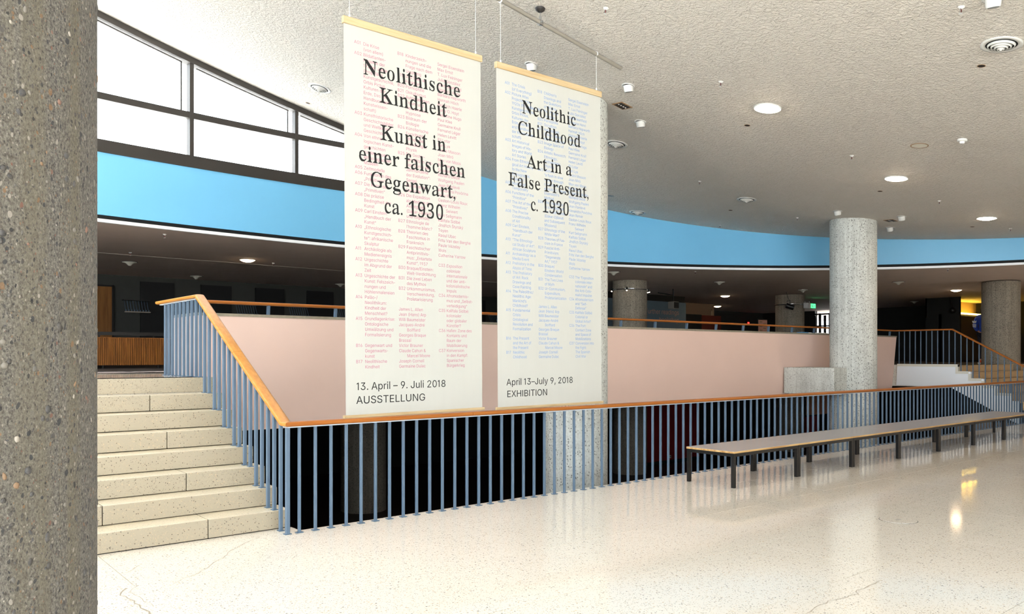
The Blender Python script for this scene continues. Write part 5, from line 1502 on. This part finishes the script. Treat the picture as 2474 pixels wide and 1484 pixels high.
for x, y, lb in ((4.65, 18.71, 'cone-shaped vent under the soffit nearest the foreground column'), (6.79, 20.93, 'cone-shaped vent above the top of the left stair handrail'),
                 (10.70, 20.61, 'cone-shaped vent at the left edge of the German banner'), (14.30, 13.40, 'cone-shaped vent above the column with the spotlight ring'),
                 (18.49, 13.34, 'cone-shaped vent above the two lit lamps of the upper floor'), (22.69, 13.28, 'cone-shaped vent just left of the pale column'),
                 (22.31, 10.18, 'cone-shaped vent right of the pale column, nearer the rim'), (30.77, 13.45, 'cone-shaped vent right of the pale column, deep in the dark')):
    fix(cd, x, y, lb, None, Z_SOF)

# floor access cover
fc = thing('floor_cover', 'round terrazzo access cover with a dark slot set in the floor', 'floor cover', (7.58, 3.46, 0))
obj('joint_ring', MB().lathe([(0.168, 0.0), (0.168, 0.0015)], 48, (7.58, 3.46, 0)), 'dark_metal', fc)
obj('lid', MB().lathe([(0.163, 0.0), (0.162, 0.0035)], 48, (7.58, 3.46, 0)), 'terrazzo', fc)
sl_ = MB()
for k in range(20):
    a = 2 * pi * k / 20
    sl_.v.append((7.58 + 0.035 * cos(a) * 1.2, 3.46 + 0.022 * sin(a), 0.0042))
sl_.f, sl_.sm = [tuple(range(20))], [False]
obj('grip_slot', sl_, 'dull_metal', fc)

# ------------------------------------------------------------------ upper floor, far away
wub = bpy.data.objects['wall_upper_back']
for a, b in ((3.2, 4.55), (5.72, 6.55), (7.25, 8.08), (8.76, 9.61), (10.32, 11.17), (11.9, 12.75), (13.4, 14.3), (15.0, 15.8), (16.3, 16.95)):
    obj('dark_panel', MB().box(a, b, 21.94, 22.0, Z_UP, 3.46), 'black_panel', wub)
d1 = empty_structure('door_1', (4.85, 21.9, Z_UP))
obj('door_leaf', MB().box(4.56, 5.03, 21.90, 21.96, Z_UP, 3.28), 'door_wood', d1)
obj('door_frame', MB().box(5.03, 5.07, 21.88, 22.0, Z_UP, 3.32).box(4.50, 5.07, 21.88, 22.0, 3.28, 3.32), 'dark_wall', d1)

ct = thing('slatted_counter', 'low counter clad in upright brown wooden slats behind the left stair', 'counter', (2.5, 15.0, Z_UP))
obj('carcass', MB().box(0.6, 4.38, 15.02, 15.5, 1.385, 1.845), 'lower_dark', ct)
m = MB()
x = 0.6
while x < 4.37:
    m.box(x, x + 0.021, 15.0, 15.022, 1.38, 1.85)
    x += 0.03
so = obj('slats', m, 'slat_wood', ct)
so['kind'] = 'stuff'
obj('counter_top', MB().box(0.55, 4.42, 14.99, 15.55, 1.85, 1.862), 'slat_wood', ct)
obj('upper_bar', MB().box(0.55, 4.55, 15.3, 15.34, 1.905, 1.965), 'black_metal', ct)
for xx in (0.9, 2.2, 3.3, 4.2):
    obj('leg', MB().box(xx, xx + 0.03, 15.05, 15.08, Z_UP, 1.39), 'black_metal', ct)
    obj('bar_post', MB().box(xx, xx + 0.025, 15.31, 15.335, 1.862, 1.91), 'black_metal', ct)

cr = thing('coat_rack', 'coat rack with slim pale hooks partly behind the dark panel above the left stair', 'coat rack', (5.55, 21.95, 2.65), 'coat racks on the far grey wall')
cx = 5.28
obj('rack_rail', MB().box(cx, cx + 0.62, 21.70, 21.74, 2.64, 2.67), 'dull_metal', cr)
obj('rack_shelf', MB().box(cx, cx + 0.62, 21.74, 21.98, 2.95, 2.965), 'dark_metal', cr)
for k in range(9):
    x = cx + 0.035 + k * 0.068
    hk = MB().cyl((x, 21.74, 2.66), (x, 21.90, 2.95), 0.007, 6)
    hk.cyl((x, 21.72, 2.655), (x, 21.69, 2.70), 0.007, 6)
    hk.sphere((x, 21.69, 2.70), 0.012, 6, 4)
    obj('hook', hk, 'steel_blue', cr)
for x, lb in ((8.42, 'coat rack with slim pale hooks seen just above the bent stair handrail'), (9.97, 'coat rack with slim pale hooks left of the German banner'),
              (11.5, 'coat rack with slim hooks at the edge of the German banner'), (17.3, 'coat rack with slim hooks seen in the gap between the banners')):
    dup(cr, (x, 21.95, 2.65), lb)

# shop wall and its lettering
sw = thing('shop_wall', 'dark blue-grey partition lettered for a bookshop behind the ringed column', 'partition', (18.5, 17.55, Z_UP))
obj('partition_panel', MB().box(14.6, 22.33, 17.5, 17.62, Z_UP, 3.375), 'shop_wall', sw)
obj('top_shadow_gap', MB().box(14.6, 22.33, 17.55, 17.6, 3.375, Z_SOF), 'black_panel', sw)
tm_ = MB()
for s, z in (('Further readings', 2.945), ('bookshop', 2.685)):
    write(tm_, 'sans', s, 21.95 - text_width('sans', s) * 0.325, z, 17.498, 0.325, 0.31, 0)
raw_mesh('lettering', tm_, 'shop_letters', sw)

tag(obj('wall_screen', MB().box(23.6, 26.0, 19.0, 19.12, Z_UP, 3.55), 'tan_wall', None, 0.01, 1), 'pale tan screen wall right of the lettered bookshop partition', 'screen')
bc = thing('display_case', 'black display case right of the bookshop partition', 'cabinet', (22.9, 17.9, Z_UP))
obj('case_body', MB().box(22.36, 23.62, 17.8, 18.4, Z_UP + 0.04, 3.02), 'black_panel', bc, 0.01, 1)
obj('plinth', MB().box(22.4, 23.58, 17.84, 18.36, Z_UP, Z_UP + 0.04), 'dark_metal', bc)
rb = thing('red_cabinet', 'red-brown cabinet under the two lit upper lamps', 'cabinet', (24.3, 18.1, Z_UP))
obj('cabinet_body', MB().box(23.66, 24.99, 17.95, 18.5, Z_UP + 0.03, 3.02), 'red_box', rb, 0.01, 1)
obj('plinth', MB().box(23.70, 24.95, 18.0, 18.45, Z_UP, Z_UP + 0.03), 'black_panel', rb)
bt = thing('bottle', 'small pale bottle standing on the red-brown cabinet', 'bottle', (24.75, 18.2, 3.02))
obj('bottle_body', MB().lathe([(0.035, 0), (0.04, 0.02), (0.04, 0.12), (0.015, 0.17), (0.014, 0.22)], 14, (24.75, 18.2, 3.02)), 'tan_wall', bt)
obj('cap', MB().lathe([(0.017, 0.22), (0.017, 0.245)], 12, (24.75, 18.2, 3.02)), 'dark_metal', bt)
nb = thing('notice_board', 'small pinkish notice standing above the parapet left of the far column', 'notice', (21.6, 14.0, Z_UP))
obj('sheet', MB().box(21.38, 21.84, 13.99, 14.0, 2.25, 2.64), 'paper_pink', nb)
obj('backboard', MB().box(21.36, 21.86, 14.0, 14.02, 2.22, 2.67), 'dark_metal', nb)
obj('stand', MB().cyl((21.61, 14.03, Z_UP + 0.02), (21.61, 14.03, 2.4), 0.015, 8), 'dark_metal', nb)
obj('base_plate', MB().lathe([(0.16, 0.0), (0.16, 0.02)], 20, (21.61, 14.03, Z_UP)), 'dark_metal', nb)
lights = MB()
for k in range(5):
    lights.box(21.43 + (k % 2) * 0.2, 21.57 + (k % 2) * 0.2, 13.988, 13.9905, 2.30 + 0.065 * k, 2.34 + 0.065 * k)
obj('printed_blocks', lights, 'tan_wall', bpy.data.objects['sheet'])

# spotlight ring on the gallery column
sr = thing('spotlight_ring', 'shiny metal ring with small spotlights round the gallery column', 'light fitting', (16.33, 14.7, 3.33))
m = ring(MB(), R_COL + 0.003, R_COL + 0.016, -0.012, 0.012, 48)
m.v = [(x + 16.33, y + 14.7, z + 3.33) for x, y, z in m.v]
obj('ring_band', m, 'chrome', sr)
for a in (-2.55, -0.55, -0.35, 2.8):
    px, py = 16.33 + cos(a) * 0.52, 14.7 + sin(a) * 0.52
    s = obj('spot_can', MB().cyl((px, py, 3.37), (px + 0.03 * cos(a), py + 0.03 * sin(a), 3.29), 0.022, 14, 0.028), 'black_metal', sr)
    obj('spot_bulb', MB().sphere((px + 0.03 * cos(a), py + 0.03 * sin(a), 3.285), 0.018, 10, 6), 'spot_glow', s)
    obj('spot_arm', MB().cyl((16.33 + cos(a) * 0.48, 14.7 + sin(a) * 0.48, 3.33), (px, py, 3.33), 0.008, 6), 'chrome', sr)
pj = thing('projector', 'grey hanging loudspeaker box on an arm in front of the bookshop wall', 'loudspeaker', (19.3, 15.6, 3.1))
obj('box_body', MB().cbox(19.3, 15.6, 3.08, 0.26, 0.22, 0.22), 'dull_metal', pj, 0.015, 2)
obj('front_grille', MB().cbox(19.3, 15.485, 3.08, 0.22, 0.012, 0.18), 'dark_metal', pj)
obj('mount_arm', MB().cyl((19.38, 15.66, 3.19), (19.40, 15.7, Z_SOF), 0.016, 8).cyl((19.4, 15.7, 3.40), (18.7, 15.7, 3.44), 0.012, 8), 'dark_metal', pj)
sb = thing('speaker_box', 'small white speaker box clamped to the far upper column', 'loudspeaker', (24.1, 14.15, 3.15))
obj('box_body', MB().cbox(24.35, 14.10, 3.20, 0.20, 0.16, 0.18), 'white_paint', sb, 0.02, 2)
obj('clamp_band', ring(MB(), R_COL + 0.003, R_COL + 0.02, -0.015, 0.015, 40), 'chrome', sb)
k = sb.children[-1]
for v in k.data.vertices:
    v.co += Vector((24.29, 14.7, 3.24))
obj('bracket', MB().cyl((24.35, 14.18, 3.27), (24.30, 14.26, 3.32), 0.012, 8).cyl((24.22, 14.1, 3.29), (24.22, 14.1, 3.34), 0.008, 6).cyl((24.48, 14.1, 3.29), (24.48, 14.1, 3.34), 0.008, 6), 'chrome', sb)
cm = thing('stage_light', 'black stage light hanging left of the far upper column', 'spotlight', (23.5, 14.2, 3.2))
obj('lamp_body', MB().cyl((23.40, 14.3, 3.18), (23.56, 14.12, 3.10), 0.085, 16), 'black_metal', cm)
obj('yoke', MB().cyl((23.48, 14.2, 3.15), (23.48, 14.2, 3.34), 0.012, 8).cyl((23.48, 14.2, 3.34), (23.86, 14.55, 3.34), 0.012, 8), 'black_metal', cm)
obj('cable', MB().cyl((23.48, 14.2, 3.30), (23.2, 14.1, 3.40), 0.008, 6).cyl((23.2, 14.1, 3.40), (23.1, 14.1, Z_SOF), 0.008, 6), 'black_metal', cm)
ra = thing('alarm_beacon', 'tiny red alarm lamp on the far dark wall of the upper floor', 'alarm lamp', (33.5, 21.9, 3.3))
obj('beacon_base', MB().cbox(32.6, 21.95, 3.05, 0.16, 0.08, 0.3), 'dark_metal', ra)
obj('beacon_lens', MB().sphere((32.6, 21.88, 3.08), 0.05, 10, 6), 'red_led', ra)

# exit sign
ex = thing('exit_sign', 'small glowing green exit sign under the soffit left of the pale column', 'exit sign', (26.3, 15.1, 3.3))
obj('sign_face', MB().cbox(26.35, 15.05, 3.315, 0.36, 0.03, 0.15), 'exit_green', ex)
obj('sign_frame', MB().cbox(26.35, 15.075, 3.315, 0.40, 0.02, 0.19), 'exit_box', ex)
obj('sign_hanger', MB().cyl((26.35, 15.075, 3.4), (26.35, 15.075, Z_SOF), 0.01, 6), 'dark_metal', ex)
pic = MB()
pic.box(26.21, 26.245, 15.03, 15.034, 3.275, 3.355)          # doorway
pic.box(26.31, 26.35, 15.03, 15.034, 3.30, 3.345).box(26.295, 26.33, 15.03, 15.034, 3.262, 3.30).box(26.335, 26.37, 15.03, 15.034, 3.272, 3.30)
pic.box(26.318, 26.342, 15.03, 15.034, 3.35, 3.374)         # running figure
pic.box(26.41, 26.50, 15.03, 15.034, 3.305, 3.325).prism([(26.475, 3.29), (26.51, 3.315), (26.475, 3.34)], 1, 15.03, 15.034)
obj('pictogram', pic, 'paper_white', ex)

# far window with upright slats
w2 = empty_structure('window_2', (34, 18.7, Z_UP))
obj('frame', MB().box(33.96, 34.06, 18.06, 18.12, Z_UP, Z_SOF).box(33.96, 34.06, 19.28, 19.34, Z_UP, Z_SOF).box(33.96, 34.06, 18.1, 19.3, 2.86, 2.92).box(33.96, 34.06, 18.1, 19.3, 3.40, 3.46), 'black_panel', w2)
obj('pane', MB().box(34.07, 34.08, 18.1, 19.3, Z_UP, Z_SOF), 'pane', w2)
for k in range(5):
    y0 = 18.2 + 0.24 * k
    obj('slat', MB().box(33.84, 33.88, y0, y0 + 0.11, Z_UP, 3.36 + 0.1 * (k % 2)), 'black_panel', w2)

# lit recess over a brown door at the far right
pw = struct('wall_portal', MB().box(29.6, 34, 12.0, 12.1, Z_UP, 3.0), 'dark_wall')
obj('portal_panel', MB().box(30.0, 33.8, 11.96, 12.0, Z_UP + 0.05, 2.99), 'door_dark', pw)
obj('portal_back', MB().box(29.6, 34, 12.5, 12.55, 2.9, Z_SOF), 'tan_wall', pw)
obj('portal_return', MB().box(29.6, 29.7, 11.4, 12.55, Z_UP, Z_SOF), 'dark_wall', pw)
tl_ = thing('tube_light', 'glowing yellow tube lamp in the recess above the brown door panel', 'ceiling light', (32, 12.3, 3.1))
obj('tube', MB().cyl((31.2, 12.2, 3.12), (33.6, 12.2, 3.12), 0.03, 12), 'tube_yellow', tl_)
obj('tube_housing', MB().box(31.1, 33.7, 12.16, 12.28, 3.0, 3.07), 'white_paint', tl_)
cam2 = thing('security_camera', 'small black dome camera at the left end of the yellow lit recess', 'camera', (29.5, 11.6, 3.05))
obj('dome', MB().sphere((29.5, 11.6, 3.12), 0.11, 14, 8), 'black_metal', cam2)
obj('camera_arm', MB().cyl((29.5, 11.6, 3.2), (29.55, 11.7, Z_SOF), 0.025, 8), 'black_metal', cam2)

# leaflets on the parapet
lf = thing('leaflet_stack', 'blue and white leaflets lying on the parapet left of the pale column', 'leaflets', (16.2, Y_PAR + 0.05, 2.045))
obj('blue_leaflets', MB().box(16.02, 16.26, Y_PAR - 0.02, Y_PAR + 0.13, 2.045, 2.062), 'paper_blue', lf)
obj('white_leaflets', MB().box(16.28, 16.40, Y_PAR - 0.01, Y_PAR + 0.12, 2.045, 2.058), 'paper_white', lf)
l2 = tag(obj('paper_sheets', MB().box(16.62, 17.1, Y_PAR - 0.02, Y_PAR + 0.12, 2.045, 2.056).box(16.66, 17.0, Y_PAR - 0.01, Y_PAR + 0.11, 2.056, 2.062), 'paper_white'), 'pile of white sheets on the parapet directly left of the pale column', 'papers')

# lower level bits
sk3 = thing('wall_socket', 'small white wall socket low on the dark red wall', 'socket', (18.68, 15.22, -1.45))
obj('plate', MB().cbox(18.68, 15.224, -1.455, 0.085, 0.012, 0.085), 'white_paint', sk3, 0.003, 1)
obj('socket_well', MB().cbox(18.68, 15.2165, -1.455, 0.04, 0.004, 0.04), 'glass_dark', sk3)
pt = thing('picture', 'terracotta picture with ochre figures hung low left of the pale column', 'picture', (26.2, 14.55, -0.5))
obj('canvas', MB().box(25.70, 27.2, 14.9, 14.95, -0.55, 0.60), 'terracotta', pt)
obj('frame', MB().box(25.66, 27.24, 14.93, 14.97, -0.59, 0.62), 'black_panel', pt)
fg = MB()
for k, (dx, dz) in enumerate(((0.10, 0.25), (0.22, 0.32), (0.14, 0.05), (0.26, -0.05), (0.12, -0.15), (0.2, 0.15))):
    fg.box(25.75 + dx, 25.81 + dx, 14.894, 14.901, dz, dz + 0.10)
obj('painted_figures', fg, 'ochre', pt)

# ------------------------------------------------------------------ person behind the far right column
def skin(name, verts, edges, radii, mat, parent, root=0, sub=2):
    w = world_loc(parent)
    me = bpy.data.meshes.new(name)
    me.from_pydata([(x - w.x, y - w.y, z - w.z) for x, y, z in verts], edges, [])
    me.materials.append(M[mat])
    o = bpy.data.objects.new(name, me)
    COL.objects.link(o)
    o.parent = parent
    md = o.modifiers.new('skin', 'SKIN')
    md.use_smooth_shade = True
    for i, v in enumerate(me.skin_vertices[0].data):
        r = radii[i]
        v.radius = r if isinstance(r, tuple) else (r, r)
        v.use_root = (i == root)
    sb_ = o.modifiers.new('subdiv', 'SUBSURF')
    sb_.levels = sb_.render_levels = sub
    return o


PX, PY, PZ = 26.28, 9.44, Z_UP
pe = thing('person', 'person in blue jacket with white stripes, half hidden behind the stair column', 'person', (PX, PY, PZ))


def P(f, s, z):
    """forward (+X), side (+Y), up"""
    return (PX + f, PY + s, PZ + z)


# continuous body: pelvis, spine, neck, head, arms, legs
bv = [P(0, 0, 0.93), P(0, 0, 1.10), P(-0.01, 0, 1.30), P(0, 0, 1.42), P(0.01, 0, 1.50), P(0.03, 0, 1.58), P(0.035, 0, 1.68),
      P(0, 0.09, 0.88), P(0.02, 0.10, 0.48), P(0, 0.10, 0.09), P(0.13, 0.11, 0.05),
      P(0, -0.09, 0.88), P(0.01, -0.10, 0.48), P(-0.02, -0.10, 0.09), P(0.11, -0.11, 0.05),
      P(0, 0.17, 1.38), P(-0.02, 0.23, 1.12), P(0.12, 0.20, 0.98), P(0.20, 0.17, 0.96),
      P(0, -0.17, 1.38), P(-0.02, -0.23, 1.12), P(0.12, -0.20, 0.98), P(0.20, -0.17, 0.96)]
be = [(0, 1), (1, 2), (2, 3), (3, 4), (4, 5), (5, 6), (0, 7), (7, 8), (8, 9), (9, 10), (0, 11), (11, 12), (12, 13), (13, 14), (3, 15), (15, 16), (16, 17), (17, 18), (3, 19), (19, 20), (20, 21), (21, 22)]
br = [0.12, 0.12, (0.13, 0.12), 0.09, 0.055, 0.075, (0.085, 0.075), 0.085, 0.055, 0.04, 0.03, 0.085, 0.055, 0.04, 0.03, 0.055, 0.042, 0.032, 0.028, 0.055, 0.042, 0.032, 0.028]
body = skin('body', bv, be, br, 'skin', pe)
# fingers on both hands
for s in (1, -1):
    for k, (ang, L) in enumerate(((0.30, 0.055), (0.1, 0.075), (-0.05, 0.08), (-0.2, 0.072), (-0.4, 0.06))):
        b_ = P(0.215, s * 0.17 + 0.012 * (k - 2), 0.955)
        m_ = (b_[0] + L * 0.55, b_[1] + s * ang * 0.03, b_[2] - 0.006)
        e_ = (b_[0] + L, b_[1] + s * ang * 0.04, b_[2] - 0.028)
        skin('finger', [b_, m_, e_], [(0, 1), (1, 2)], [0.009, 0.008, 0.007], 'skin', body, 0, 1)
jv = [P(0, 0, 0.90), P(0, 0, 1.08), P(-0.01, 0, 1.28), P(0, 0, 1.41), P(0.01, 0, 1.475), P(0, 0.185, 1.385), P(-0.02, 0.245, 1.12), P(0.10, 0.205, 0.985), P(0, -0.185, 1.385), P(-0.02, -0.245, 1.12), P(0.10, -0.205, 0.985)]
jk = skin('jacket', jv, [(0, 1), (1, 2), (2, 3), (3, 4), (3, 5), (5, 6), (6, 7), (3, 8), (8, 9), (9, 10)],
          [(0.155, 0.15), (0.15, 0.145), (0.165, 0.15), 0.125, 0.075, 0.085, 0.075, 0.06, 0.085, 0.075, 0.06], 'jacket_blue', pe)
tv = [P(0, 0, 0.92), P(0, 0.095, 0.84), P(0.02, 0.10, 0.48), P(0, 0.10, 0.11), P(0, -0.095, 0.84), P(0.01, -0.10, 0.48), P(-0.02, -0.10, 0.11)]
skin('trousers', tv, [(0, 1), (1, 2), (2, 3), (0, 4), (4, 5), (5, 6)], [0.135, 0.10, 0.072, 0.06, 0.10, 0.072, 0.06], 'trouser_navy', pe)
for s, f in ((1, 0), (-1, -0.02)):
    sh = skin('shoe', [P(f - 0.05, s * 0.10, 0.06), P(f + 0.06, s * 0.105, 0.055), P(f + 0.17, s * 0.11, 0.042)], [(0, 1), (1, 2)], [(0.045, 0.05), (0.045, 0.045), (0.042, 0.03)], 'shoe_orange', pe, 0, 1)
    obj('sole', MB().box(PX + f - 0.095, PX + f + 0.205, PY + s * 0.105 - 0.045, PY + s * 0.105 + 0.045, PZ, PZ + 0.022), 'shoe_sole', sh, 0.008, 1)
skin('hair', [P(0.0, 0, 1.74), P(-0.03, 0, 1.67), P(-0.05, 0, 1.56), P(-0.06, 0, 1.46)], [(0, 1), (1, 2), (2, 3)], [0.07, 0.095, 0.085, 0.06], 'hair_dark', pe)
fc_ = MB().sphere(P(0.118, 0.03, 1.665), 0.012, 8, 6).sphere(P(0.118, -0.03, 1.665), 0.012, 8, 6)
obj('eyes', fc_, 'hair_dark', body)
obj('nose', MB().cyl(P(0.10, 0, 1.665), P(0.135, 0, 1.635), 0.010, 8, 0.015), 'skin', body)
obj('mouth', MB().cbox(PX + 0.112, PY, PZ + 0.0 + 1.595, 0.015, 0.045, 0.010), 'red_box', body)
for s in (1, -1):
    obj('ear', MB().sphere(P(0.03, s * 0.082, 1.655), 0.028, 8, 6, (0.8, 0.4, 1.2)), 'skin', body)
# white marks on the back of the sleeve that shows beside the column
lg = MB()
cy = PY + 0.232
for dz, L in ((0.0, 0.085), (0.036, 0.10), (0.072, 0.105)):
    lg.prism([(cy - L / 2, PZ + 1.085 + dz), (cy + L / 2, PZ + 1.10 + dz), (cy + L / 2, PZ + 1.12 + dz), (cy - L / 2, PZ + 1.105 + dz)], 0, PX - 0.106, PX - 0.088)
for a in (-0.55, 0.0, 0.55):
    cz_ = PZ + 1.20
    lg.prism([(cy + sin(a) * 0.02 - 0.012 * cos(a), cz_ + cos(a) * 0.02 + 0.012 * sin(a)), (cy + sin(a) * 0.06 - 0.024 * cos(a), cz_ + cos(a) * 0.06 + 0.024 * sin(a)),
              (cy + sin(a) * 0.11, cz_ + cos(a) * 0.11), (cy + sin(a) * 0.06 + 0.024 * cos(a), cz_ + cos(a) * 0.06 - 0.024 * sin(a)),
              (cy + sin(a) * 0.02 + 0.012 * cos(a), cz_ + cos(a) * 0.02 - 0.012 * sin(a))], 0, PX - 0.106, PX - 0.088)
obj('sleeve_emblem', lg, 'paper_white', jk)
